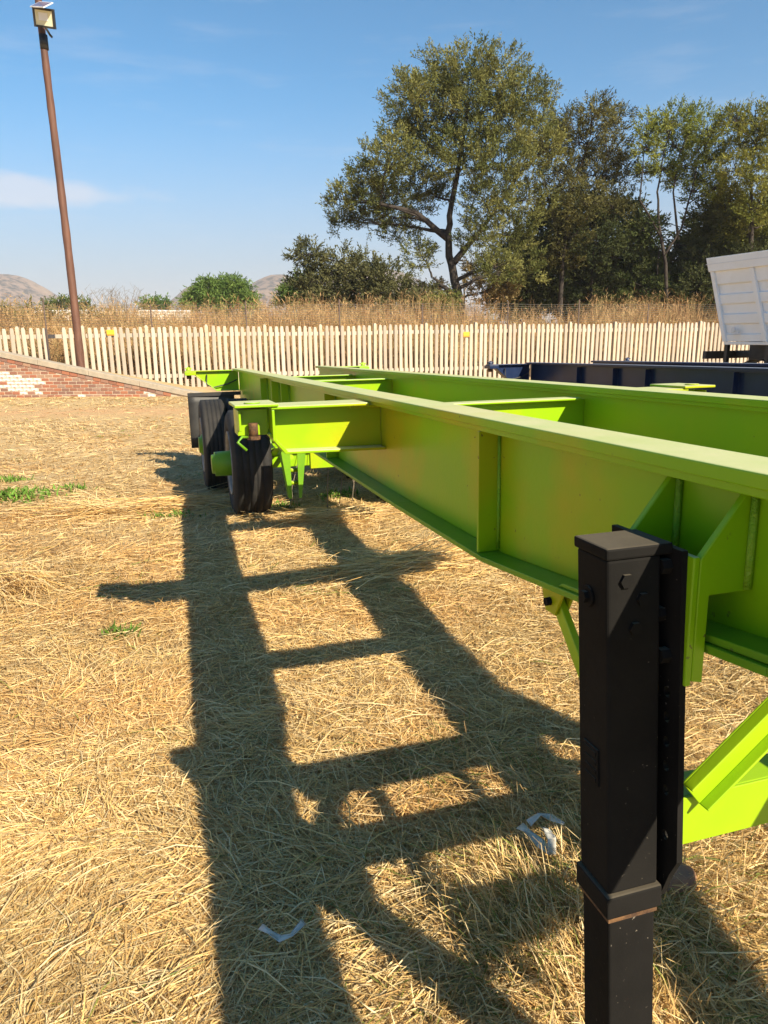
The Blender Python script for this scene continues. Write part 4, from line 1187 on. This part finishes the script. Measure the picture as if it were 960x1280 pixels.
# understorey
DK = ((0.030, 0.042, 0.018), (0.080, 0.092, 0.030))
def bush(name, label, cat, Y, lst, pal, seed, dens=1.0, group=None, leaf=(0.18, 0.06), bark='bark', up=0.3, droop=0.0, twigs=5, r0=0.10):
    xs = [p[0] for p in lst]; ym = max(p[1] for p in lst)
    c = sum(xs) / len(xs)
    b = atY(c, ym, Y)
    top = atY(c, min(p[1] for p in lst) + 8, Y)
    zz = float(gz(b.x, Y))
    return foliage_tree(name, label, cat, (b.x, Y), [Vector((b.x, Y, zz + (top.z - zz) * t)) for t in (0.35, 0.7, 1.0)], lobes_px(lst, Y, seed, 1.2), pal=pal, dens=dens, group=group, leaf=leaf, bark=bark, up=up, seed=seed, droop=droop, twigs=twigs, r0=r0)
bush('evergreen_bush', 'dark evergreen bush filling the gap beside the tallest trunk', 'bush', 44, [(655, 345, 30), (650, 372, 28), (675, 318, 28), (670, 368, 30), (640, 380, 24)], DK, 21, 0.9, 'dark bushes under the thorn trees')
bush('evergreen_bush', 'tall dark evergreen bush under the dead-topped thorn tree', 'bush', 43, [(715, 330, 36), (745, 300, 34), (770, 320, 32), (735, 360, 34), (705, 368, 28), (765, 362, 30)], DK, 22, 0.9, 'dark bushes under the thorn trees')
bush('evergreen_bush', 'dark leafy bush at the foot of the forked thorn tree', 'bush', 42.5, [(800, 320, 30), (822, 350, 28), (795, 360, 30), (850, 355, 28), (812, 290, 22), (835, 375, 24)], ((0.04, 0.06, 0.02), (0.10, 0.12, 0.035)), 23, 0.9, 'dark bushes under the thorn trees')
bush('evergreen_bush', 'broad dark thicket filling the back between the two middle thorn trees', 'bush', 48, [(690, 290, 34), (730, 275, 34), (775, 285, 36), (660, 330, 36), (700, 340, 40), (750, 345, 42), (800, 345, 40), (850, 345, 36), (640, 375, 30), (680, 385, 34), (740, 388, 36), (800, 388, 36), (850, 388, 34)], ((0.03, 0.04, 0.018), (0.06, 0.07, 0.028)), 34, 0.75, 'dark bushes under the thorn trees', leaf=(0.30, 0.12))
bush('evergreen_bush', 'broad dark thicket at the back on the far right', 'bush', 47.5, [(885, 300, 34), (920, 310, 36), (960, 300, 40), (890, 350, 36), (930, 360, 38), (975, 350, 40), (880, 388, 30)], ((0.03, 0.045, 0.018), (0.07, 0.085, 0.03)), 35, 0.7, 'dark bushes under the thorn trees', leaf=(0.30, 0.12))
bush('thorn_bush', 'olive thorn scrub filling in below the crowns on the far right', 'bush', 43, [(880, 270, 22), (905, 255, 22), (935, 270, 26), (965, 265, 28), (915, 295, 24), (880, 300, 22), (950, 300, 28), (780, 275, 20), (795, 295, 20)], ((0.06, 0.07, 0.025), (0.16, 0.17, 0.05)), 36, 0.9)
bush('evergreen_bush', 'dark bush behind the upper edge of the white tipper body', 'bush', 41.5, [(880, 330, 30), (905, 350, 28), (870, 365, 26), (930, 330, 30), (960, 330, 34), (895, 300, 24), (905, 270, 22)], ((0.045, 0.055, 0.022), (0.10, 0.11, 0.04)), 24, 0.9, 'dark bushes under the thorn trees')
bush('thorn_bush', 'low spreading grey-olive thorn tree left of the tallest trunk', 'bush', 38.5, [(385, 318, 20), (400, 345, 26), (430, 338, 28), (460, 345, 28), (420, 368, 24), (380, 352, 16), (485, 352, 28), (450, 372, 26), (500, 372, 24), (395, 372, 18), (530, 378, 22), (470, 384, 20), (420, 386, 18), (555, 385, 16)], ((0.05, 0.058, 0.026), (0.15, 0.145, 0.06)), 25, 1.35, twigs=9)
bush('dry_bush', 'tan dry bush behind the trunk of the tallest thorn tree', 'bush', 43, [(610, 365, 24), (595, 340, 20), (630, 360, 20), (545, 365, 20), (520, 372, 18)], ((0.16, 0.12, 0.05), (0.30, 0.23, 0.10)), 26, 1.0)
bush('dry_bush', 'olive shrub at the foot of the tallest thorn tree trunk', 'bush', 36.5, [(545, 380, 14), (560, 376, 12)], ((0.10, 0.12, 0.03), (0.20, 0.20, 0.06)), 27, 1.3)
FG = ((0.07, 0.13, 0.03), (0.16, 0.23, 0.05))
bush('weeping_tree', 'drooping bright green tree alone beyond the fence', 'tree', 75, [(262, 362, 15), (285, 360, 15), (250, 372, 12), (275, 375, 15), (300, 368, 12), (312, 378, 8), (240, 378, 8)], FG, 28, 1.2, leaf=(0.42, 0.10), up=0.1, droop=0.35)
bush('round_tree', 'small round green tree beside the grey-olive thorn tree', 'tree', 60, [(372, 368, 16), (360, 374, 12), (388, 374, 14), (375, 356, 10)], ((0.07, 0.12, 0.03), (0.14, 0.19, 0.05)), 29, 1.2, leaf=(0.3, 0.09))
bush('hedge_bush', 'olive bush behind the fence at the left edge', 'bush', 33, [(-30, 398, 16), (5, 394, 14), (35, 395, 14), (20, 402, 14)], ((0.12, 0.12, 0.04), (0.22, 0.20, 0.08)), 30, 1.3, 'olive bushes behind the fence')
bush('hedge_bush', 'olive bush behind the fence just right of the wooden pole', 'bush', 34, [(112, 398, 10), (128, 400, 10), (75, 398, 10), (60, 404, 10)], ((0.12, 0.12, 0.04), (0.24, 0.20, 0.08)), 31, 1.3, 'olive bushes behind the fence')
bush('distant_tree', 'low green tree seen far off between the two hills', 'tree', 110, [(184, 383, 5), (195, 381, 5), (205, 383, 4)], FG, 32, 1.0, leaf=(0.5, 0.16))
bush('distant_tree', 'flat green tree far behind the wooden pole', 'tree', 100, [(76, 383, 4), (92, 382, 5), (105, 384, 4), (64, 384, 4)], ((0.07, 0.10, 0.03), (0.15, 0.17, 0.05)), 33, 1.0, leaf=(0.5, 0.16))

def twig_bush():
    b = atY(150, 392, 44); rr = random.Random(4)
    root = empty('bare_bush', (b.x, 44, float(gz(b.x, 44))), 'pale leafless twiggy bush right of the wooden pole', 'bush')
    m = MB()
    for i in range(90):
        a = rr.uniform(0, 6.28); l = rr.uniform(1.2, 3.1); s = rr.uniform(0.1, 0.9)
        e = Vector((math.cos(a) * l * s * 0.75, math.sin(a) * l * s * 0.5, l)); md = e * 0.5 + Vector((rr.uniform(-.2, .2), rr.uniform(-.2, .2), 0.1))
        m.tube([(0, 0, 0), md, e], [0.022, 0.014, 0.005], 4, cap=False)
        for _ in range(4):
            t = rr.uniform(0.5, 1); q = md.lerp(e, t); m.tube([q, q + Vector((rr.uniform(-.4, .4), rr.uniform(-.3, .3), rr.uniform(0.1, .5)))], [0.009, 0.004], 3, cap=False)
    m.build('twig', M['barklight'], root)
twig_bush()

# pale boundary wall far behind the weeds
a = atY(20, 388, 52); b = atY(238, 389.5, 56); zt = 3.72
r_ = empty('boundary_wall', (a.x, a.y, 0), 'long pale boundary wall far behind the dry weeds', 'wall')
m = MB(); dv = Vector((b.x - a.x, b.y - a.y, 0)); 
def bw(x, y, z): 
    d = dv.normalized(); q = Vector((0, 0, 0)) + d * x + Vector((-d.y, d.x, 0)) * y; return (q.x, q.y, z)
m.box(0, dv.length, 0, 0.2, 0.5, zt - 0.1, fn=bw); m.build('panel', M['farwall'], r_)
m = MB(); m.box(-0.05, dv.length + 0.05, -0.05, 0.25, zt - 0.0995, zt, fn=bw); m.build('capping', M['alu'], r_)

# tall dry weeds behind the fence
def weeds():
    n = 33000
    u = rng.uniform(-24, 24, n); off = 0.7 + 9.5 * rng.random(n) ** 1.4
    X = FP[0] + FD[0] * u + FN[0] * off; Yy = FP[1] + FD[1] * u + FN[1] * off
    dens = vnoise(X, Yy, 1.4, 4) * 0.7 + vnoise(X, Yy, 4.0, 5) * 0.5
    keep = dens > 0.33; X, Yy, off, dens = X[keep], Yy[keep], off[keep], dens[keep]; n = len(X)
    Z = gz(X, Yy)
    h = (0.75 + 0.9 * rng.random(n)) * (0.55 + 0.75 * dens)
    h = h * np.where(u[keep] > -1.0, 0.50 + 0.75 * sstep(0.55, 0.8, dens), 1.15)
    az = rng.uniform(0, 6.283, n); ln = rng.uniform(0.0, 0.45, n)
    D = np.stack([np.cos(az) * ln, np.sin(az) * ln, np.ones(n)], 1); D = unit(D)
    P = np.stack([X, Yy, Z - 0.03], 1)
    V, F, T = [], [], []; o = 0
    pal = np.array([(0.46, 0.29, 0.13), (0.56, 0.38, 0.18), (0.36, 0.20, 0.09), (0.50, 0.31, 0.15), (0.32, 0.25, 0.11)])
    tint = pal[rng.integers(0, 5, n)] * rng.uniform(0.8, 1.15, (n, 1))
    sv = unit(np.stack([np.cos(az + 1.57), np.sin(az + 1.57), 0 * az], 1) + rng.normal(size=(n, 3)) * 0.3)
    v, f, t = ribbons(P, D, sv, h, np.full(n, 0.020), tint); V.append(v); F.append(f + o); T.append(t); o += len(v)
    for k in range(5):          # side twigs and seed heads
        tt = rng.uniform(0.35, 1.0, n); B = P + D * (h * tt)[:, None]
        d2 = unit(D * 0.6 + rng.normal(size=(n, 3)) * np.array([0.6, 0.6, 0.35])); s2 = unit(np.cross(d2, rng.normal(size=(n, 3))))
        v, f, t = ribbons(B, d2, s2, rng.uniform(0.10, 0.34, n), rng.uniform(0.010, 0.026, n), tint * rng.uniform(0.85, 1.2, (n, 1))); V.append(v); F.append(f + o); T.append(t); o += len(v)
    np_mesh('dry_weeds', np.concatenate(V), np.concatenate(F), M['weed'], np.concatenate(T), kind='stuff')
weeds()

# ------------------------------------------------------------------ cut straw and grass
def strips(P, az, el, L, Wd, bend, tint, roll):
    """3-point ribbons: two quads each"""
    n = len(P)
    D0 = np.stack([np.cos(az) * np.cos(el), np.sin(az) * np.cos(el), np.sin(el)], 1)
    az2 = az + bend[:, 0]; el2 = el + bend[:, 1]
    D1 = np.stack([np.cos(az2) * np.cos(el2), np.sin(az2) * np.cos(el2), np.sin(el2)], 1)
    S = np.stack([-np.sin(az) * np.cos(roll), np.cos(az) * np.cos(roll), np.sin(roll)], 1)
    m1 = P + D0 * (L * 0.5)[:, None]; e = m1 + D1 * (L * 0.5)[:, None]
    h = S * (Wd / 2)[:, None]
    v = np.empty((n, 6, 3)); v[:, 0] = P - h; v[:, 1] = P + h; v[:, 2] = m1 - h; v[:, 3] = m1 + h; v[:, 4] = e - h * 0.35; v[:, 5] = e + h * 0.35
    b = np.arange(n)[:, None] * 6
    f = np.concatenate([b + np.array([[0, 1, 3, 2]]), b + np.array([[2, 3, 5, 4]])], 1).reshape(-1, 4)
    return v.reshape(-1, 3), f, np.repeat(tint, 6, 0)
PAL = np.array([(0.76, 0.51, 0.20), (0.80, 0.59, 0.29), (0.68, 0.43, 0.15), (0.84, 0.64, 0.34), (0.52, 0.31, 0.11), (0.70, 0.52, 0.25), (0.80, 0.54, 0.20)])
def grass():
    N = 570000
    r = np.exp(rng.uniform(math.log(1.15), math.log(27.0), N)); th = rng.uniform(-1, 1, N) * np.where(r < 4.0, R(58), R(44))
    X = r * np.sin(th); Yy = r * np.cos(th)
    d = (X - FP[0]) * FN[0] + (Yy - FP[1]) * FN[1]
    ok = d < -0.2
    # thin over the bare track and keep off the ramp
    tr_ = np.exp(-((Yy + 3 * (vnoise(X, Yy, 2.8, 6)) - 18.6) / 2.2) ** 2) * (X < 2)
    ok &= rng.random(N) > 0.95 * tr_
    ok &= ~((Yy > 21.2) & (X < -4.9))
    ok &= rng.random(N) > 0.35 * sstep(0.62, 0.8, vnoise(X, Yy, 0.9, 0)) + 0.3 * (r > 9)
    X, Yy, r = X[ok], Yy[ok], r[ok]; n = len(X)
    tuft = vnoise(X, Yy, 0.16, 1) * 0.6 + vnoise(X, Yy, 0.5, 2) * 0.6
    flow = (vnoise(X, Yy, 1.6, 3) + 0.35 * vnoise(X, Yy, 0.35, 4)) * 7.0
    az = flow + rng.normal(size=n) * 1.15
    near_tuft = np.exp(-(((X - 0.42) / 0.36) ** 2 + ((Yy - 1.72) / 0.42) ** 2)) + 0.6 * np.exp(-(((X - 1.15) / 0.5) ** 2 + ((Yy - 1.9) / 0.6) ** 2))
    kind = rng.random(n)
    upr = kind < (0.06 + 0.24 * np.clip(tuft - 0.66, 0, 1) * 2 + 0.42 * near_tuft)
    chaff = (~upr) & (rng.random(n) < 0.42)
    el = np.where(upr, rng.uniform(0.5, 1.3, n), np.abs(rng.normal(size=n)) * 0.13 + 0.01)
    L = np.where(upr, rng.uniform(0.03, 0.10, n) * (1 + 0.7 * near_tuft), np.where(chaff, rng.uniform(0.012, 0.05, n), 0.05 + 0.19 * rng.random(n) ** 1.6)) * (1 + 0.012 * r)
    Wd = np.maximum(np.where(chaff, rng.uniform(0.0025, 0.006, n), rng.uniform(0.0018, 0.0044, n)), 0.00095 * r)
    lift = np.where(upr, 0.0, rng.random(n) ** 1.6 * (0.010 + 0.030 * tuft)) / (1 + r / 7)
    P = np.stack([X, Yy, gz(X, Yy) + lift - np.where(upr, 0.006, 0.0)], 1)
    bend = np.stack([rng.normal(size=n) * 0.35, np.where(upr, -rng.uniform(0.0, 0.7, n), -rng.uniform(0, 0.25, n) - el * 0.6)], 1)
    patch = 0.6 * vnoise(X, Yy, 1.1, 5) + 0.4 * vnoise(X, Yy, 0.28, 6)
    var = np.clip(1.0 - r / 22, 0.35, 1.0)[:, None]
    c = PAL[rng.integers(0, 7, n)]; mean = PAL.mean(0)
    tint = (mean + (c - mean) * var) * (1 + (rng.uniform(0.72, 1.15, (n, 1)) - 1) * var) * (0.80 + 0.40 * patch)[:, None]
    # rustier and greyer litter in patches
    warm = sstep(0.5, 0.75, vnoise(X, Yy, 0.65, 7))[:, None]
    tint = tint * (1 - warm * 0.35) + tint * np.array([1.0, 0.80, 0.62]) * warm * 0.35
    tint = tint * np.array([1.0, 1.03, 1.08])
    tint = tint * (1 - sstep(4, 12, r)[:, None] * np.array([0.12, 0.11, 0.04]))
    brown = rng.random(n) < 0.10; tint[brown] *= np.array([0.60, 0.52, 0.45])
    gprob = 0.008 + 0.13 * near_tuft + 0.10 * (vnoise(X, Yy, 0.7, 7) > 0.84)
    gm = rng.random(n) < gprob
    tint[gm] = np.array([0.20, 0.23, 0.045]) * rng.uniform(0.7, 1.4, (gm.sum(), 1))
    roll = rng.uniform(-0.9, 0.9, n)
    a = (r < 6.0) & (~chaff)
    v1, f1, t1 = strips(P[a], az[a], el[a], L[a], Wd[a], bend[a], tint[a], roll[a])
    b = ~a
    D = np.stack([np.cos(az[b]) * np.cos(el[b]), np.sin(az[b]) * np.cos(el[b]), np.sin(el[b])], 1)
    S = np.stack([-np.sin(az[b]) * np.cos(roll[b]), np.cos(az[b]) * np.cos(roll[b]), np.sin(roll[b])], 1)
    v2, f2, t2 = ribbons(P[b], D, S, L[b], Wd[b] * 1.25, tint[b])
    np_mesh('dry_grass', np.concatenate([v1, v2]), np.concatenate([f1, f2 + len(v1)]), M['straw'], np.concatenate([t1, t2]), kind='stuff')
grass()

def straw_heap(cx, cy, rx, ry, n, ang, h, seed, label, L0=0.5):
    rg = np.random.default_rng(seed)
    a = rg.normal(size=(n, 2)) * np.array([rx, ry]) * 0.5
    ca, sa = math.cos(ang), math.sin(ang)
    X = cx + a[:, 0] * ca - a[:, 1] * sa; Yy = cy + a[:, 0] * sa + a[:, 1] * ca
    prof = np.exp(-((a[:, 0] / rx) ** 2 + (a[:, 1] / ry) ** 2) * 1.6)
    Z = gz(X, Yy) + rg.random(n) * h * prof + 0.012
    az = ang + rg.normal(size=n) * 0.35 + np.where(rg.random(n) < 0.5, 0, math.pi)
    el = rg.normal(size=n) * 0.14
    tint = PAL[rg.integers(0, 7, n)] * rg.uniform(0.8, 1.2, (n, 1))
    w = np.maximum(rg.uniform(0.003, 0.007, n), 0.0009 * math.hypot(cx, cy))
    v, f, t = strips(np.stack([X, Yy, Z], 1), az, el, rg.uniform(0.5, 1.1, n) * L0, w, np.stack([rg.normal(size=n) * 0.3, -np.abs(rg.normal(size=n)) * 0.2], 1), tint, rg.uniform(-1, 1, n))
    o = np_mesh('straw_heap', v, f, M['straw'], t)
    return tag(o, label, 'straw heap', 'loose straw heaps')
g = gnd(530, 708); straw_heap(g.x, g.y, 0.75, 0.28, 700, R(20), 0.10, 1, 'swath of long pale straw in the frame shadow below the rail')
g = gnd(190, 637); straw_heap(g.x, g.y, 1.2, 0.32, 800, R(12), 0.12, 2, 'raked straw heap on the ground left of the front tyre', 0.6)
g = gnd(15, 735); straw_heap(g.x, g.y, 0.35, 0.3, 500, R(-40), 0.12, 3, 'small straw heap at the left edge of the field', 0.35)
g = gnd(405, 650); straw_heap(g.x, g.y, 0.7, 0.3, 500, R(10), 0.10, 4, 'straw heap under the frame right of the front tyre', 0.4)

def weed_clump(px, py, size, n, label, seed):
    g = gnd(px, py); rg = np.random.default_rng(seed + 50)
    a = rg.normal(size=(n, 2)) * size * np.array([0.62, 0.35]); X = g.x + a[:, 0]; Yy = g.y + a[:, 1]
    P = np.stack([X, Yy, gz(X, Yy)], 1)
    az = rg.uniform(0, 6.283, n); el = rg.uniform(0.25, 1.2, n)
    D = np.stack([np.cos(az) * np.cos(el), np.sin(az) * np.cos(el), np.sin(el)], 1); S = unit(np.cross(D, np.array([0, 0, 1.0]) + rg.normal(size=(n, 3)) * 0.4))
    tint = np.array([0.12, 0.22, 0.035]) * rg.uniform(0.6, 1.6, (n, 1))
    v, f, t = ribbons(P, D, S, rg.uniform(0.05, 0.14, n) * (0.6 + size), rg.uniform(0.012, 0.03, n) * (0.6 + size), tint)
    tag(np_mesh('weed_plant', v, f, M['leaf'], t), label, 'weed', 'green weeds in the dry grass')
weed_clump(18, 622, 0.34, 420, 'largest patch of green weeds, low at the left edge', 1)
weed_clump(95, 613, 0.13, 90, 'tiny green weed right of the largest weed patch', 2)
weed_clump(212, 646, 0.16, 110, 'green weed in front of the raked straw heap', 3)
weed_clump(150, 795, 0.08, 90, 'small round green weed below the bolster shadow', 4)
weed_clump(8, 604, 0.2, 160, 'thin strip of green weeds behind the largest weed patch', 5)
weed_clump(352, 636, 0.14, 130, 'grey-green weed beside the front tyre', 6)
weed_clump(425, 622, 0.2, 160, 'green weeds growing in the shade under the frame', 7)

# tall dead stalks under the frame
rr = random.Random(12)
STALKS = ('bent dead stalk nearest the front tyre', 'straight dead stalk close beside the hanger brackets', 'tallest thin dead stalk standing under the green frame', 'dead stalk leaning right under the green frame', 'dead stalk leaning left, farthest right under the frame', 'shortest dead stalk under the green frame')
for i, (px, py, h, lx) in enumerate(((361, 640, 0.62, 0.14), (367, 632, 0.50, -0.05), (409, 646, 0.85, 0.05), (424, 632, 0.62, 0.10), (446, 628, 0.50, -0.10), (440, 630, 0.36, 0.05))):
    g = gnd(px, py); z = float(gz(g.x, g.y))
    m = MB(); m.tube([(g.x, g.y, z - 0.02), (g.x + lx * 0.3, g.y, z + h * 0.4), (g.x + lx, g.y + 0.04, z + h)], [0.006, 0.005, 0.002], 5)
    m.tube([(g.x + lx * 0.5, g.y, z + h * 0.6), (g.x + lx * 0.5 + 0.07, g.y, z + h * 0.75)], [0.003, 0.0015], 4)
    tag(m.build('dry_stalk', M['barklight']), STALKS[i], 'stalk', 'dead stalks under the trailer frame')

# litter
def litter(px, py, strips_, label, sc=1.0, rot=0.0):
    g = gnd(px, py, 0.03); z = float(gz(g.x, g.y)) + 0.035
    m = MB()
    for pts, w in strips_:
        vs = []; n = len(pts)
        for k, (x, y, zz) in enumerate(pts):
            a = pts[max(0, k - 1)]; b = pts[min(n - 1, k + 1)]
            t = Vector((b[0] - a[0], b[1] - a[1], 0)).normalized(); s = Vector((-t.y, t.x, 0.35 * (-1) ** k)) * w * 0.5
            c = Vector((x, y, zz))
            vs += [tuple(Vector((g.x, g.y, z)) + (c - s) * sc), tuple(Vector((g.x, g.y, z)) + (c + s) * sc), tuple(Vector((g.x, g.y, z + 0.0012)) + (c + s) * sc), tuple(Vector((g.x, g.y, z + 0.0012)) + (c - s) * sc)]
        fs = []
        for k in range(n - 1):
            b0 = k * 4
            for e in range(4): fs.append((b0 + e, b0 + (e + 1) % 4, b0 + 4 + (e + 1) % 4, b0 + 4 + e))
        fs += [(0, 3, 2, 1), (4 * n - 4, 4 * n - 3, 4 * n - 2, 4 * n - 1)]
        m.quadmesh(vs, fs, True)
    tag(m.build('plastic_strip', M['plastic']), label, 'litter', 'scraps of white plastic in the grass')
litter(672, 1072, [([(-0.05, 0.055, 0.045), (-0.03, 0.02, 0.05), (0.0, -0.03, 0.045), (0.025, -0.075, 0.04)], 0.030), ([(0.025, -0.075, 0.045), (0.035, -0.03, 0.06), (0.03, 0.03, 0.055)], 0.026),
                   ([(-0.02, 0.06, 0.05), (0.02, 0.085, 0.065), (0.055, 0.075, 0.06), (0.095, 0.055, 0.05)], 0.024)], 'knotted white plastic strip in the shade beside the black leg', 1.0)
litter(352, 1188, [([(-0.06, 0.03, 0.03), (-0.03, 0.005, 0.035), (0.0, -0.012, 0.03), (0.03, -0.005, 0.035), (0.06, 0.03, 0.045)], 0.018)], 'crumpled white plastic scrap in the long shadow, nearest the bottom edge', 1.0)

g = gnd(836, 1126); st = MB()
rr = random.Random(3)
ring = 9
vs = []
for j, (zz, rad) in enumerate(((-0.01, 0.055), (0.02, 0.065), (0.05, 0.05), (0.066, 0.02))):
    for k in range(ring): 
        a = 6.283 * k / ring; q = rad * rr.uniform(0.85, 1.12); vs.append((g.x + math.cos(a) * q * 1.2, g.y + math.sin(a) * q, float(gz(g.x, g.y)) + zz + rr.uniform(-.004, .004)))
fs = [(j * ring + k, j * ring + (k + 1) % ring, (j + 1) * ring + (k + 1) % ring, (j + 1) * ring + k) for j in range(3) for k in range(ring)] + [tuple(range(3 * ring, 4 * ring))]
st.quadmesh(vs, fs)
tag(st.build('stone', M['stone'], bevel=0.004), 'brown stone lying in the straw behind the black leg', 'stone')

# ------------------------------------------------------------------ dusty air
hm = bpy.data.materials.new('haze_air'); hm.use_nodes = True
hn = hm.node_tree; hn.nodes.clear()
ho = hn.nodes.new('ShaderNodeOutputMaterial'); hv = hn.nodes.new('ShaderNodeVolumePrincipled')
hv.inputs['Color'].default_value = (0.90, 0.88, 0.92, 1); hv.inputs['Density'].default_value = 0.00030; hv.inputs['Anisotropy'].default_value = 0.0
hn.links.new(hv.outputs[0], ho.inputs['Volume'])
m = MB(); m.box(-3600, 3600, -200, 3900, -30, 190)
hz = m.build('haze', hm, kind='stuff')
